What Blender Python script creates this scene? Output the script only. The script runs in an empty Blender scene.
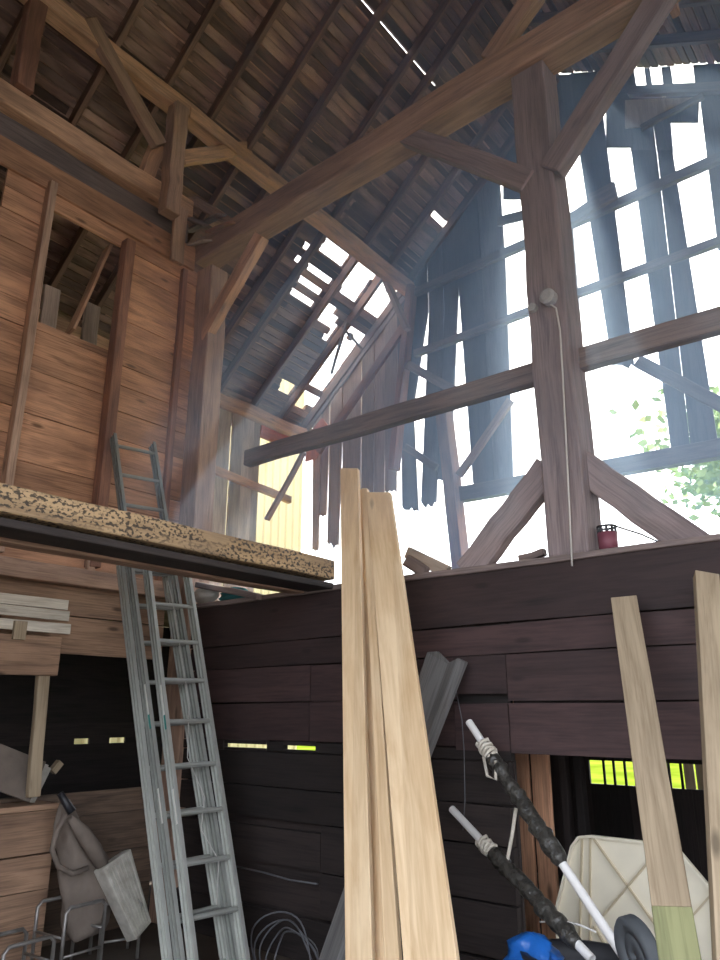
import bpy, math, random
from mathutils import Vector as V, Matrix
R = random.Random(7)
RS = .30; HAZE = .08; LUX = .12
C = bpy.context.scene.collection
# ------------------------------------------------------------------ camera frame and measuring helper
FPX = 740.0; PITCH = math.radians(17.5); YAW = math.radians(39.2); EYE = V((0, 0, 1.6))
FW = V((-math.sin(YAW)*math.cos(PITCH), math.cos(YAW)*math.cos(PITCH), math.sin(PITCH)))
RT = V((math.cos(YAW), math.sin(YAW), 0)); UP = RT.cross(FW)
def at(px, py, ax, v):
    """point of the plane ax = v seen at a pixel of the 720x960 frame"""
    d = FW + RT*((px-360)/FPX) - UP*((py-480)/FPX); i = 'xyz'.index(ax)
    return EYE + d*((v-EYE[i])/d[i])
# ------------------------------------------------------------------ materials
def new_mat(name):
    m = bpy.data.materials.new(name); m.use_nodes = True
    nt = m.node_tree; b = nt.nodes['Principled BSDF']; return m, nt, b
def wood(name, dark, light, streak=0.5, blotch=None, blotch_amt=0.5, rough=0.8, knots=0.0, var=0.35, bump=0.35, grain=14, spots=None):
    m, nt, b = new_mat(name); N = nt.nodes; L = nt.links
    uv = N.new('ShaderNodeUVMap'); uv.uv_map = 'UVMap'
    mp = N.new('ShaderNodeMapping'); mp.inputs['Scale'].default_value = (0.9, grain, 1); L.new(uv.outputs[0], mp.inputs[0])
    n1 = N.new('ShaderNodeTexNoise'); n1.inputs['Scale'].default_value = 1.6; n1.inputs['Detail'].default_value = 7; n1.inputs['Roughness'].default_value = .62; n1.inputs['Distortion'].default_value = .7
    L.new(mp.outputs[0], n1.inputs['Vector'])
    mp2 = N.new('ShaderNodeMapping'); mp2.inputs['Scale'].default_value = (2.2, grain*7, 1); L.new(uv.outputs[0], mp2.inputs[0])
    n2 = N.new('ShaderNodeTexNoise'); n2.inputs['Scale'].default_value = 1.5; n2.inputs['Detail'].default_value = 4; L.new(mp2.outputs[0], n2.inputs['Vector'])
    mix = N.new('ShaderNodeMath'); mix.operation = 'MULTIPLY_ADD'; mix.inputs[1].default_value = streak; L.new(n2.outputs[0], mix.inputs[0])
    s = N.new('ShaderNodeMath'); s.operation = 'MULTIPLY'; s.inputs[1].default_value = 1-streak*.55; L.new(n1.outputs[0], s.inputs[0]); L.new(s.outputs[0], mix.inputs[2])
    cr = N.new('ShaderNodeValToRGB'); e = cr.color_ramp.elements
    e[0].position = .36; e[0].color = (*dark, 1); e[1].position = .68; e[1].color = (*light, 1); L.new(mix.outputs[0], cr.inputs[0])
    col = cr.outputs[0]
    if blotch:
        mp3 = N.new('ShaderNodeMapping'); mp3.inputs['Scale'].default_value = (1.1, 3.2, 1); L.new(uv.outputs[0], mp3.inputs[0])
        n3 = N.new('ShaderNodeTexNoise'); n3.inputs['Scale'].default_value = 1.3; n3.inputs['Detail'].default_value = 5; L.new(mp3.outputs[0], n3.inputs['Vector'])
        r3 = N.new('ShaderNodeValToRGB'); r3.color_ramp.elements[0].position = .45; r3.color_ramp.elements[1].position = .66; L.new(n3.outputs[0], r3.inputs[0])
        mu = N.new('ShaderNodeMath'); mu.operation = 'MULTIPLY'; mu.inputs[1].default_value = blotch_amt; L.new(r3.outputs[0], mu.inputs[0])
        mx = N.new('ShaderNodeMixRGB'); mx.inputs[2].default_value = (*blotch, 1); L.new(mu.outputs[0], mx.inputs[0]); L.new(col, mx.inputs[1]); col = mx.outputs[0]
    if knots or spots:
        vo = N.new('ShaderNodeTexVoronoi') if not spots else N.new('ShaderNodeTexNoise')
        mp4 = N.new('ShaderNodeMapping'); mp4.inputs['Scale'].default_value = (1.6, 5, 1) if not spots else (16, 22, 1); L.new(uv.outputs[0], mp4.inputs[0])
        L.new(mp4.outputs[0], vo.inputs['Vector'])
        r4 = N.new('ShaderNodeValToRGB')
        if spots:
            vo.inputs['Scale'].default_value = 2.2; vo.inputs['Detail'].default_value = 6
            r4.color_ramp.elements[0].position = .50; r4.color_ramp.elements[0].color = (0, 0, 0, 1); r4.color_ramp.elements[1].position = .56; r4.color_ramp.elements[1].color = (.9, .9, .9, 1)
            kc = spots
        else:
            vo.inputs['Scale'].default_value = 1.1
            r4.color_ramp.elements[0].position = .05; r4.color_ramp.elements[0].color = (knots,)*3+(1,); r4.color_ramp.elements[1].position = .13; r4.color_ramp.elements[1].color = (0, 0, 0, 1)
            kc = tuple(c*.35 for c in dark)
        L.new(vo.outputs[0], r4.inputs[0]); kf = r4.outputs[0]
        if spots:
            mp5 = N.new('ShaderNodeMapping'); mp5.inputs['Scale'].default_value = (1.6, 5, 1); L.new(uv.outputs[0], mp5.inputs[0]); n5 = N.new('ShaderNodeTexNoise'); n5.inputs['Scale'].default_value = 1.4; n5.inputs['Detail'].default_value = 3; L.new(mp5.outputs[0], n5.inputs['Vector'])
            r5 = N.new('ShaderNodeValToRGB'); r5.color_ramp.elements[0].position = .36; r5.color_ramp.elements[1].position = .48; L.new(n5.outputs[0], r5.inputs[0])
            m5 = N.new('ShaderNodeMath'); m5.operation = 'MULTIPLY'; L.new(r4.outputs[0], m5.inputs[0]); L.new(r5.outputs[0], m5.inputs[1]); kf = m5.outputs[0]
        mk = N.new('ShaderNodeMixRGB'); mk.inputs[2].default_value = (*kc, 1); L.new(kf, mk.inputs[0]); L.new(col, mk.inputs[1]); col = mk.outputs[0]
    at_ = N.new('ShaderNodeAttribute'); at_.attribute_name = 'rnd'
    mr = N.new('ShaderNodeMapRange'); mr.inputs[3].default_value = 1-var; mr.inputs[4].default_value = 1+var; L.new(at_.outputs['Fac'], mr.inputs[0])
    hs = N.new('ShaderNodeHueSaturation'); L.new(col, hs.inputs['Color']); L.new(mr.outputs[0], hs.inputs['Value'])
    L.new(hs.outputs[0], b.inputs['Base Color']); b.inputs['Roughness'].default_value = rough
    bp = N.new('ShaderNodeBump'); bp.inputs['Strength'].default_value = bump; bp.inputs['Distance'].default_value = .01; L.new(mix.outputs[0], bp.inputs['Height']); L.new(bp.outputs[0], b.inputs['Normal'])
    return m
def plain(name, col, rough=.6, metal=0.0, noise=0.0, scale=12, col2=None, bump=0.0):
    m, nt, b = new_mat(name); N = nt.nodes; L = nt.links
    b.inputs['Roughness'].default_value = rough; b.inputs['Metallic'].default_value = metal; b.inputs['Base Color'].default_value = (*col, 1)
    if noise or bump:
        tc = N.new('ShaderNodeTexCoord'); n = N.new('ShaderNodeTexNoise'); n.inputs['Scale'].default_value = scale; n.inputs['Detail'].default_value = 6; L.new(tc.outputs['Object'], n.inputs['Vector'])
        if noise:
            r = N.new('ShaderNodeValToRGB'); r.color_ramp.elements[0].position = .5-.25/max(noise, .3); r.color_ramp.elements[1].position = .5+.2/max(noise, .3)
            c2 = col2 or tuple(c*(1-noise) for c in col); r.color_ramp.elements[0].color = (*c2, 1); r.color_ramp.elements[1].color = (*col, 1)
            L.new(n.outputs[0], r.inputs[0]); L.new(r.outputs[0], b.inputs['Base Color'])
        if bump:
            bp = N.new('ShaderNodeBump'); bp.inputs['Strength'].default_value = bump; bp.inputs['Distance'].default_value = .02; L.new(n.outputs[0], bp.inputs['Height']); L.new(bp.outputs[0], b.inputs['Normal'])
    return m
M = dict(
 siding=wood('red_brown_siding', (.18, .085, .048), (.60, .32, .185), .55, (.10, .05, .035), .45, var=.22, knots=.7, grain=8),
 siding_lo=wood('faded_shaded_siding', (.11, .065, .04), (.35, .215, .135), .55, (.08, .045, .03), .5, var=.2, knots=.8, grain=9),  # faded siding, also darkened for the shade of the lower area
 timber=wood('old_hewn_timber', (.14, .085, .06), (.44, .285, .20), .5, (.13, .075, .05), .5, var=.15, knots=.5, grain=10),
 timber_red=wood('reddish_timber', (.11, .05, .032), (.33, .16, .10), .5, (.08, .04, .03), .5, var=.15, knots=.4, grain=10),
 timber_orange=wood('orange_timber', (.24, .135, .085), (.70, .42, .26), .5, (.11, .06, .038), .5, var=.12, knots=.6, grain=9),
 timber_grey=wood('grey_timber', (.07, .055, .055), (.22, .17, .155), .5, (.06, .05, .05), .4, var=.2, grain=12),
 rafter=wood('old_rafter', (.05, .03, .024), (.25, .15, .11), .5, (.07, .045, .03), .5, var=.2, grain=12),
 sheath=wood('roof_sheathing', (.024, .015, .013), (.22, .13, .10), .4, (.52, .35, .28), .55, var=.65, grain=7),
 shingle=wood('roof_shingle', (.05, .033, .028), (.46, .30, .22), .6, (.03, .02, .015), .6, var=.6, grain=16),
 timber_mauve=wood('haze_tinted_timber', (.11, .085, .088), (.30, .24, .24), .5, (.10, .075, .07), .4, var=.12, knots=.4, grain=10),  # bluish mauve cast of the haze put into the timber colour
 low_dark=wood('shaded_low_plank', (.035, .024, .018), (.16, .105, .07), .5, (.03, .022, .018), .5, var=.25, knots=.8, grain=8),  # shade of the lower left area put into the plank colour
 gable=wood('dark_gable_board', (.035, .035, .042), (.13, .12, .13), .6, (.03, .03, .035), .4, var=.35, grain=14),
 gable_lit=wood('lit_gable_board', (.13, .09, .075), (.34, .26, .22), .6, (.10, .07, .06), .4, var=.3, grain=14),  # lighter copy of the gable boards, light from the roof hole put in
 outer=wood('grey_outer_board', (.22, .16, .125), (.52, .42, .34), .6, (.13, .10, .085), .4, var=.25, grain=12, knots=.6),
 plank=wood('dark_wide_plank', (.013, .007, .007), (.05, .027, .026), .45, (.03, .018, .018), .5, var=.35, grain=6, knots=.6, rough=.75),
 plank_low=wood('dark_and_shaded_plank', (.005, .004, .004), (.026, .018, .016), .5, None, var=.5, grain=8, rough=.85),  # dark planks; doubles as painted shade low on the outer wall
 fresh=wood('fresh_sawn_spruce', (.60, .40, .21), (.86, .66, .42), .35, (.62, .40, .20), .35, var=.07, knots=.55, grain=6, bump=.12, rough=.6),
 stud=wood('pale_stud_lumber', (.19, .14, .085), (.36, .28, .185), .4, (.16, .12, .075), .35, var=.08, knots=.75, grain=10, bump=.15),
 treated=wood('greenish_treated_lumber', (.13, .135, .06), (.27, .27, .13), .4, None, var=.06, grain=10, bump=.15),
 grey=wood('grey_weathered_plank', (.045, .043, .042), (.15, .145, .14), .6, (.05, .048, .046), .4, var=.12, grain=14),
 speck=wood('tan_beam_with_black_mould', (.20, .125, .065), (.52, .36, .20), .4, (.17, .12, .085), .5, var=.08, grain=8, spots=(.03, .026, .024)),
 under=wood('shaded_underside', (.012, .010, .011), (.05, .038, .035), .4, None, var=.2, grain=8),  # shadow under the loft beam put into the colour
 pale=wood('pale_weathered_board', (.30, .26, .20), (.62, .56, .46), .5, (.2, .15, .1), .35, var=.12, grain=10, knots=.4),
 redb=wood('red_painted_board', (.30, .07, .03), (.58, .18, .09), .4, (.3, .14, .08), .4, var=.15, grain=8),
 alu=plain('dull_aluminium', (.54, .55, .51), .42, .65, .3, 9),
 alud=plain('worn_aluminium', (.40, .41, .38), .5, .65, .35, 9),
 steel=plain('tarnished_steel_tube', (.35, .33, .31), .5, .7, .5, 14),
 white_plastic=plain('white_pvc', (.82, .80, .77), .35, 0, .12, 6),
 creamrib=plain('cream_rib', (.50, .42, .28), .5),
 cream=plain('cream_plastic', (.86, .79, .62), .5, 0, .25, 5, bump=.1),
 black=plain('black_wrap', (.07, .065, .055), .28, 0, .6, 25, col2=(.012, .012, .012), bump=1),
 dark=plain('black_plastic', (.02, .02, .024), .5),
 rubber=plain('grey_rubber', (.10, .11, .12), .7, 0, .3, 20),
 rope=plain('off_white_rope', (.68, .62, .52), .8, 0, .3, 60, bump=.5),
 blue=plain('blue_tarp', (.015, .14, .52), .35, 0, .4, 12, bump=.5),
 teal=plain('teal_cloth', (.05, .26, .28), .8, 0, .4, 10, bump=.4),
 rag=plain('pale_rag', (.55, .55, .52), .85, 0, .3, 10, bump=.4),
 canvas=plain('brown_canvas', (.20, .16, .13), .85, 0, .5, 9, bump=.7),
 chip=plain('chipped_white_enamel', (.62, .60, .54), .5, .0, .5, 14, col2=(.20, .17, .13)),
 wire=plain('grey_cable', (.11, .11, .12), .6), wire_l=plain('pale_wire', (.55, .53, .50), .5),
 porcelain=plain('grey_box', (.42, .42, .42), .5, 0, .4, 20),
 red=plain('faded_red_paint', (.24, .07, .10), .55, 0, .4, 14),
 yellow=plain('pale_yellow_metal', (.56, .47, .25), .45, .1, .15, 3),
 metal_roof=plain('grey_metal_roof', (.4, .4, .4), .4, .5),
 leaf=plain('spring_leaf', (.22, .38, .06), .55, 0, .5, 1.5, col2=(.36, .44, .10)),
 bark=plain('bark', (.12, .09, .06), .9, 0, .4, 10, bump=.6),
 label_g=plain('green_sticker', (.03, .28, .25), .5), label_w=plain('white_sticker', (.8, .8, .75), .5),
)
m, nt, b = new_mat('grass_ground'); N = nt.nodes; L = nt.links
tc = N.new('ShaderNodeTexCoord'); n = N.new('ShaderNodeTexNoise'); n.inputs['Scale'].default_value = .8; n.inputs['Detail'].default_value = 8; L.new(tc.outputs['Object'], n.inputs['Vector'])
r = N.new('ShaderNodeValToRGB'); r.color_ramp.elements[0].position = .35; r.color_ramp.elements[0].color = (.08, .11, .008, 1); r.color_ramp.elements[1].position = .7; r.color_ramp.elements[1].color = (.155, .21, .02, 1)
L.new(n.outputs[0], r.inputs[0]); L.new(r.outputs[0], b.inputs['Base Color']); b.inputs['Roughness'].default_value = .9; b.inputs['Specular IOR Level'].default_value = 0; M['grass'] = m
M['gravel'] = plain('pale_gravel', (.42, .38, .34), .95, 0, .3, 8, bump=.4)
M['dirt'] = plain('dirt_floor', (.10, .075, .055), .95, 0, .5, 3, bump=.6)
# ------------------------------------------------------------------ mesh building
class MB:
    def __init__(s): s.v = []; s.f = []; s.uv = []; s.r = []; s.mi = []; s.sm = []
    def face(s, idx, uv, rnd=.5, mi=0, smooth=False): s.f.append(idx); s.uv.append(uv); s.r.append(rnd); s.mi.append(mi); s.sm.append(smooth)
    def box(s, o, ax, ay, az, mi=0, rnd=None, seg=1, jit=0.0, taper=(1, 1)):
        """o corner; ax length vector (grain), ay, az cross vectors"""
        o, ax, ay, az = V(o), V(ax), V(ay), V(az); rnd = R.random() if rnd is None else rnd
        ln, wy, wz = ax.length, ay.length, az.length; u0 = R.random()*20; v0 = R.random()*20
        base = len(s.v); ey, ez = ay.normalized(), az.normalized()
        for i in range(seg+1):
            t = i/seg; ty = taper[0]+(taper[1]-taper[0])*t; mid = o+ay*.5+az*.5+ax*t
            jy = ey*R.uniform(-jit, jit)+ez*R.uniform(-jit, jit)
            for (a, c) in ((-.5, -.5), (.5, -.5), (.5, .5), (-.5, .5)):
                s.v.append(mid+ay*a*ty+az*c+jy+ey*R.uniform(-jit, jit)*.5+ez*R.uniform(-jit, jit)*.5)
        pv = [v0, v0+wy, v0+wy+wz, v0+2*wy+wz, v0+2*wy+2*wz]
        for i in range(seg):
            a = base+4*i; b_ = a+4; ua, ub = u0+ln*i/seg, u0+ln*(i+1)/seg
            for k in range(4):
                k2 = (k+1) % 4
                s.face([a+k, a+k2, b_+k2, b_+k], [(ua, pv[k]), (ua, pv[k+1]), (ub, pv[k+1]), (ub, pv[k])], rnd, mi)
        e = base+4*seg
        s.face([base+3, base+2, base+1, base], [(u0, v0), (u0+.02, v0+wy), (u0+.02, v0+wy), (u0, v0)], rnd, mi)
        s.face([e, e+1, e+2, e+3], [(u0+5, v0), (u0+5, v0+wy), (u0+5.02, v0+wy), (u0+5.02, v0)], rnd, mi)
    def beam(s, p0, p1, w, h, up=(0, 0, 1), **k):
        p0, p1, up = V(p0), V(p1), V(up); ax = p1-p0; side = ax.cross(up).normalized(); u2 = side.cross(ax).normalized()
        s.box(p0-side*w/2-u2*h/2, ax, side*w, u2*h, **k)
    def prism(s, pts, thick, grain=(0, 0, 1), mi=0, rnd=None):
        """planar polygon extruded by the vector thick"""
        rnd = R.random() if rnd is None else rnd; pts = [V(p) for p in pts]; t = V(thick); g = V(grain).normalized(); nrm = t.normalized(); h = g.cross(nrm).normalized()
        n = len(pts); b0 = len(s.v); s.v += pts+[p+t for p in pts]; u0 = R.random()*20; v0 = R.random()*20
        q = [(p.dot(g)+u0, p.dot(h)+v0) for p in pts]
        nr = V((0, 0, 0))
        for i in range(n): nr += pts[i].cross(pts[(i+1) % n])
        flip = nr.dot(t) > 0
        f1 = list(range(n)); f2 = list(range(n)); 
        if flip: f1.reverse()
        else: f2.reverse()
        s.face([b0+i for i in f1], [q[i] for i in f1], rnd, mi); s.face([b0+n+i for i in f2], [q[i] for i in f2], rnd, mi)
        for i in range(n):
            j = (i+1) % n; d = t.length
            idx = [i, j, n+j, n+i]; uvq = [q[i], q[j], (q[j][0], q[j][1]+d), (q[i][0], q[i][1]+d)]
            if not flip: pass
            else: pass
            if not flip: idx.reverse(); uvq.reverse(); 
            s.face([b0+a for a in idx], uvq, rnd, mi)
    def tube(s, pts, r, n=10, mi=0, rnd=.5, caps=True, smooth=True, hollow=0):
        pts = [V(p) for p in pts]; rr = r if isinstance(r, (list, tuple)) else [r]*len(pts); b0 = len(s.v); prev = None; ln = 0
        for i, p in enumerate(pts):
            d = (pts[min(i+1, len(pts)-1)]-pts[max(i-1, 0)]).normalized()
            if prev is None: a = d.cross(V((0, 0, 1))); a = a if a.length > .05 else d.cross(V((1, 0, 0)))
            else: a = prev-d*prev.dot(d)
            a.normalize(); c = d.cross(a); prev = a
            for k in range(n):
                th = 2*math.pi*k/n; s.v.append(p+a*math.cos(th)*rr[i]+c*math.sin(th)*rr[i])
        for i in range(len(pts)-1):
            l2 = ln+(pts[i+1]-pts[i]).length
            for k in range(n):
                k2 = (k+1) % n; s.face([b0+i*n+k, b0+(i+1)*n+k, b0+(i+1)*n+k2, b0+i*n+k2], [(ln, k*.02), (l2, k*.02), (l2, k*.02+.02), (ln, k*.02+.02)], rnd, mi, smooth)
            ln = l2
        if caps:
            s.face([b0+k for k in range(n)], [(0, 0)]*n, rnd, mi); e = b0+(len(pts)-1)*n; s.face([e+k for k in reversed(range(n))], [(0, 0)]*n, rnd, mi)
    def build(s, name, mats, parent=None, origin=None, bevel=0):
        me = bpy.data.meshes.new(name); o = bpy.data.objects.new(name, me)
        if origin is None:
            lo = V([min(v[i] for v in s.v) for i in range(3)]); hi = V([max(v[i] for v in s.v) for i in range(3)]); origin = V(((lo.x+hi.x)/2, (lo.y+hi.y)/2, lo.z))
        origin = V(origin)
        if parent is not None: origin = V(parent.location)
        me.from_pydata([tuple(v-origin) for v in s.v], [], s.f)
        ul = me.uv_layers.new(name='UVMap'); k = 0
        for fuv in s.uv:
            for q in fuv: ul.data[k].uv = q; k += 1
        a = me.attributes.new('rnd', 'FLOAT', 'FACE'); a.data.foreach_set('value', s.r)
        for mm in (mats if isinstance(mats, (list, tuple)) else [mats]): me.materials.append(M[mm] if isinstance(mm, str) else mm)
        me.polygons.foreach_set('material_index', s.mi); me.polygons.foreach_set('use_smooth', s.sm)
        me.update(); C.objects.link(o)
        if parent is not None: o.parent = parent
        else: o.location = origin
        if bevel:
            bv = o.modifiers.new('edge_wear', 'BEVEL'); bv.width = bevel; bv.segments = 2; bv.limit_method = 'ANGLE'; bv.angle_limit = math.radians(50)
        return o
def tag(o, label=None, cat=None, group=None, kind=None):
    if label: o['label'] = label
    if cat: o['category'] = cat
    if group: o['group'] = group
    if kind: o['kind'] = kind
    return o
def empty(name, loc): o = bpy.data.objects.new(name, None); o.location = V(loc); o.empty_display_size = .1; C.objects.link(o); return o
def timber(name, p0, p1, w, h, mat, label, cat, group=None, up=(0, 0, 1), seg=7, jit=.004, bevel=.008, taper=(1, 1)):
    mb = MB(); mb.beam(p0, p1, w, h, up=up, seg=seg, jit=jit, taper=taper); o = mb.build(name, mat, bevel=bevel)
    return tag(o, label, cat, group)
# ================================================================== SETTING
XL = -5.6; YB = 4.2; YD = 7.9; XO = -7.62
RIDX, RIDZ = -2.95, 9.93
TL = math.tan(math.radians(40.5)); TR = math.tan(math.radians(30))
def zleft(x, y): return RIDZ - TL*(RIDX-x) - .035*(y-7.9)
def zright(x, y): return RIDZ - TR*(x-RIDX) - .035*(y-7.9)
# floor and ground
mb = MB(); mb.box((-7.7, -.7, -.1), (0, 8.7, 0), (11, 0, 0), (0, 0, .1)); tag(mb.build('floor', 'dirt'), kind='structure')
mb = MB(); mb.box((-90, -60, -.5), (0, 180, 0), (180, 0, 0), (0, 0, .35)); tag(mb.build('ground', 'grass'), 'bright green grass field around the barn seen through the slot', 'ground', kind='structure')
# ---- left wall (siding of the inner partition)
def wall_rows(mb, x, y0, y1, z0, z1, holes, rows=.235, th=.028, mi=0, rndf=None):
    z = z0
    while z < z1-.02:
        h = min(rows*R.uniform(.82, 1.15), z1-z)
        if z1-(z+h) < .06: h = z1-z
        cuts = [(y0, y1)]
        for (a, b_, c, d) in holes:
            if z+h/2 > c and z+h/2 < d:
                nc = []
                for (p, q) in cuts:
                    if b_ <= p or a >= q: nc.append((p, q)); continue
                    if a > p: nc.append((p, a))
                    if b_ < q: nc.append((b_, q))
                cuts = nc
        for (p, q) in cuts:
            mb.box((x-th+R.uniform(-.004, .004), p, z+.002), (0, q-p, 0), (th, 0, 0), (0, 0, h-R.uniform(.004, .010)), mi=mi, seg=max(1, int((q-p)/.5)), jit=.0025)
        z += h
w1 = at(45, 215, 'x', XL); w2 = at(122, 250, 'x', XL); w3 = at(36, 328, 'x', XL); w4 = at(103, 345, 'x', XL)
WY0, WY1 = w1.y, w2.y; WZT = w2.z+.03; WZB = w4.z
mb = MB()
wall_rows(mb, XL, .2, YB-.02, 2.62, 6.02, [(WY0, WY1, 2.9, WZT), (1.0, at(6, 180, 'x', XL).y, at(6, 208, 'x', XL).z, 6.02)])
tag(mb.build('wall_left', 'siding'), kind='structure')
mb = MB(); wall_rows(mb, XL-.05, WY0-.02, WY1+.02, 2.75, WZB, [], rows=.36)
t = tag(mb.build('plank_hatch', 'siding'), 'wide horizontal planks closing the lower part of the tall wall opening', 'hatch')
timber('trim_1', (XL+.045, WY0, 2.75), (XL+.045, WY0, WZT+.22), .07, .09, 'timber', None, None, up=(1, 0, 0), seg=5)['kind'] = 'structure'
timber('trim_2', (XL+.045, WY1+.03, 2.75), (XL+.045, WY1+.03, WZT+.06), .10, .11, 'timber_red', None, None, up=(1, 0, 0), seg=5)['kind'] = 'structure'
timber('trim_3', (XL+.02, YB-.22, 2.65), (XL+.02, YB-.22, 5.95), .06, .07, 'timber_red', None, None, up=(1, 0, 0), seg=5)['kind'] = 'structure'
# headers above the siding
timber('plank_header', (XL+.015, .2, 6.13), (XL+.015, YB-.1, 6.13), .04, .26, 'siding', 'reddish brown board running along the left wall just above the tall opening', 'board', seg=8)
timber('weathered_header_beam', (XL-.04, .2, 6.385), (XL-.04, YB-.2, 6.385), .10, .24, 'timber_grey', 'grey streaked beam sandwiched below the orange top beam of the left wall', 'beam', seg=8, jit=.008)
timber('wall_plate_beam', (XL+.02, .2, 6.62), (XL+.02, 3.95, 6.60), .24, .225, 'timber_orange', 'orange brown top beam of the left wall carrying the upper posts', 'beam', seg=10, jit=.012, bevel=.02)
timber('bright_board', at(70, 333, 'x', XL-.25), at(108, 248, 'x', XL-.35), .03, .16, 'timber_orange', 'bright orange board slanting inside the tall wall opening', 'board', up=(1, 0, .3), seg=4)
timber('inner_post', at(45, 345, 'x', XL-.7), at(52, 288, 'x', XL-.7), .16, .05, 'outer', 'dim upright board seen low in the tall wall opening, left of the bright board', 'board', up=(1, 0, 0), seg=3)
timber('inner_post', at(88, 345, 'x', XL-.7), at(93, 305, 'x', XL-.7), .16, .05, 'outer', 'dim upright board seen low in the tall wall opening, right of the bright board', 'board', up=(1, 0, 0), seg=3)
# ---- outer side wall
E = YD-.02
yo = at(258, 470, 'x', XO).y
mb = MB(); slots = [(at(73, 741, 'x', XO).y, at(88, 741, 'x', XO).y, at(80, 744, 'x', XO).z, at(80, 738.5, 'x', XO).z), (at(108, 741, 'x', XO).y, at(124, 741, 'x', XO).y, at(116, 744, 'x', XO).z, at(116, 738.5, 'x', XO).z), (at(218, 748, 'x', XO).y, 7.2, 1.0, 1.42)]
y = -.5
slit = at(226, 500, 'x', XO).y
while y < yo-.03:
    w = min(R.uniform(.17, .26), yo-y); zt = zleft(XO, y)-.08
    if y < slit < y+w: w = slit-y
    if y >= slit-.001 and y < slit+.02: y = slit+.022; continue
    mb.box((XO+R.uniform(-.006, .006), y, 2.62), (0, 0, zt-2.62), (.025, 0, 0), (0, w-.004, 0))
    y += w
sz0, sz1 = slots[0][2], slots[0][3]
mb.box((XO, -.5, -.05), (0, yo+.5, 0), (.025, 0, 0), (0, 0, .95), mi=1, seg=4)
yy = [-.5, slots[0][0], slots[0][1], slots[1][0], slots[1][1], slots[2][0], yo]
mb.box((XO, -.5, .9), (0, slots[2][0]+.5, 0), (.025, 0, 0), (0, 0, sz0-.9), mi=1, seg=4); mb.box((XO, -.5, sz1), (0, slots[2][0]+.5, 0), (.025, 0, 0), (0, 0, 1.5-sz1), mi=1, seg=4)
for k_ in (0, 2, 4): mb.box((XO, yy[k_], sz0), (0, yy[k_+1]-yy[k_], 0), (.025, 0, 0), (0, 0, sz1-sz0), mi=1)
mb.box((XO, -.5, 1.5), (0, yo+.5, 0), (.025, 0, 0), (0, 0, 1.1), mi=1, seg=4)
tag(mb.build('wall_outer', ['outer', 'plank_low']), kind='structure')  # lower boards near black, aisle shade put into their colour
# ---- plank wall under the bent
mb = MB()
def planks(x0, x1, zs, mi=0, y=YB, th=.05, joints=()):
    for (za, zb) in zs:
        xs = [x0]+[j for j in joints if x0 < j < x1]+[x1]
        for i in range(len(xs)-1):
            mb.box((xs[i], y+R.uniform(-.008, .008), za+.004), (xs[i+1]-xs[i]-.006, 0, 0), (0, th, 0), (0, 0, zb-za-.010), mi=mi, seg=max(2, int((xs[i+1]-xs[i])/.6)), jit=.004)
xo = at(512, 757, 'y', YB).x
planks(-5.55, 1.6, [(2.14, 2.49), (1.95, 2.14)], joints=(-3.1,))
planks(-5.55, at(455, 702, 'y', YB).x, [(1.68, 1.95), (1.40, 1.68)], joints=(-3.9,))
planks(at(455, 702, 'y', YB).x, xo, [(1.71, 1.95), (1.38, 1.665)])
planks(xo, 1.6, [(1.665, 1.95), (1.37, 1.665)], joints=(-.2,))
s0, s1, s2, s3 = [at(p, 748, 'y', YB).x for p in (224, 266, 283, 316)]
for (a, b_) in ((-5.55, s0), (s1, s2), (s3, xo)): planks(a, b_, [(1.325, 1.40)], 1)
for (a, b_) in ((s0, s1), (s2, s3)): mb.box((a, YB, 1.325), (b_-a, 0, 0), (0, .04, 0), (0, 0, .018), mi=1); mb.box((a, YB, 1.372), (b_-a, 0, 0), (0, .04, 0), (0, 0, .028), mi=1)
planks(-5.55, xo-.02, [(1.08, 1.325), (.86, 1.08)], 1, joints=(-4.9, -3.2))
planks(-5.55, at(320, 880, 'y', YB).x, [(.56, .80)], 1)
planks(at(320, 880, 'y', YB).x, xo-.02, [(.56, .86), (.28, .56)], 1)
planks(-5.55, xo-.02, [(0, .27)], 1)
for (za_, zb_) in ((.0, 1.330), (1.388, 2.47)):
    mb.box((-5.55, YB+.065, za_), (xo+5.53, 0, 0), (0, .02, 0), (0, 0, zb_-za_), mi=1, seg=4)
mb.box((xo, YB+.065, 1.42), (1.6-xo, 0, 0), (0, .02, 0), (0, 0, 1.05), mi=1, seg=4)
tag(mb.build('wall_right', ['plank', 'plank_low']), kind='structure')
timber('wall_cap_sill', (-5.5, YB+.06, 2.505), (1.6, YB+.06, 2.49), .16, .04, 'timber_grey', 'thin flat sill board capping the dark plank wall under the centre post', 'board', seg=12, jit=.006)
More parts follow.
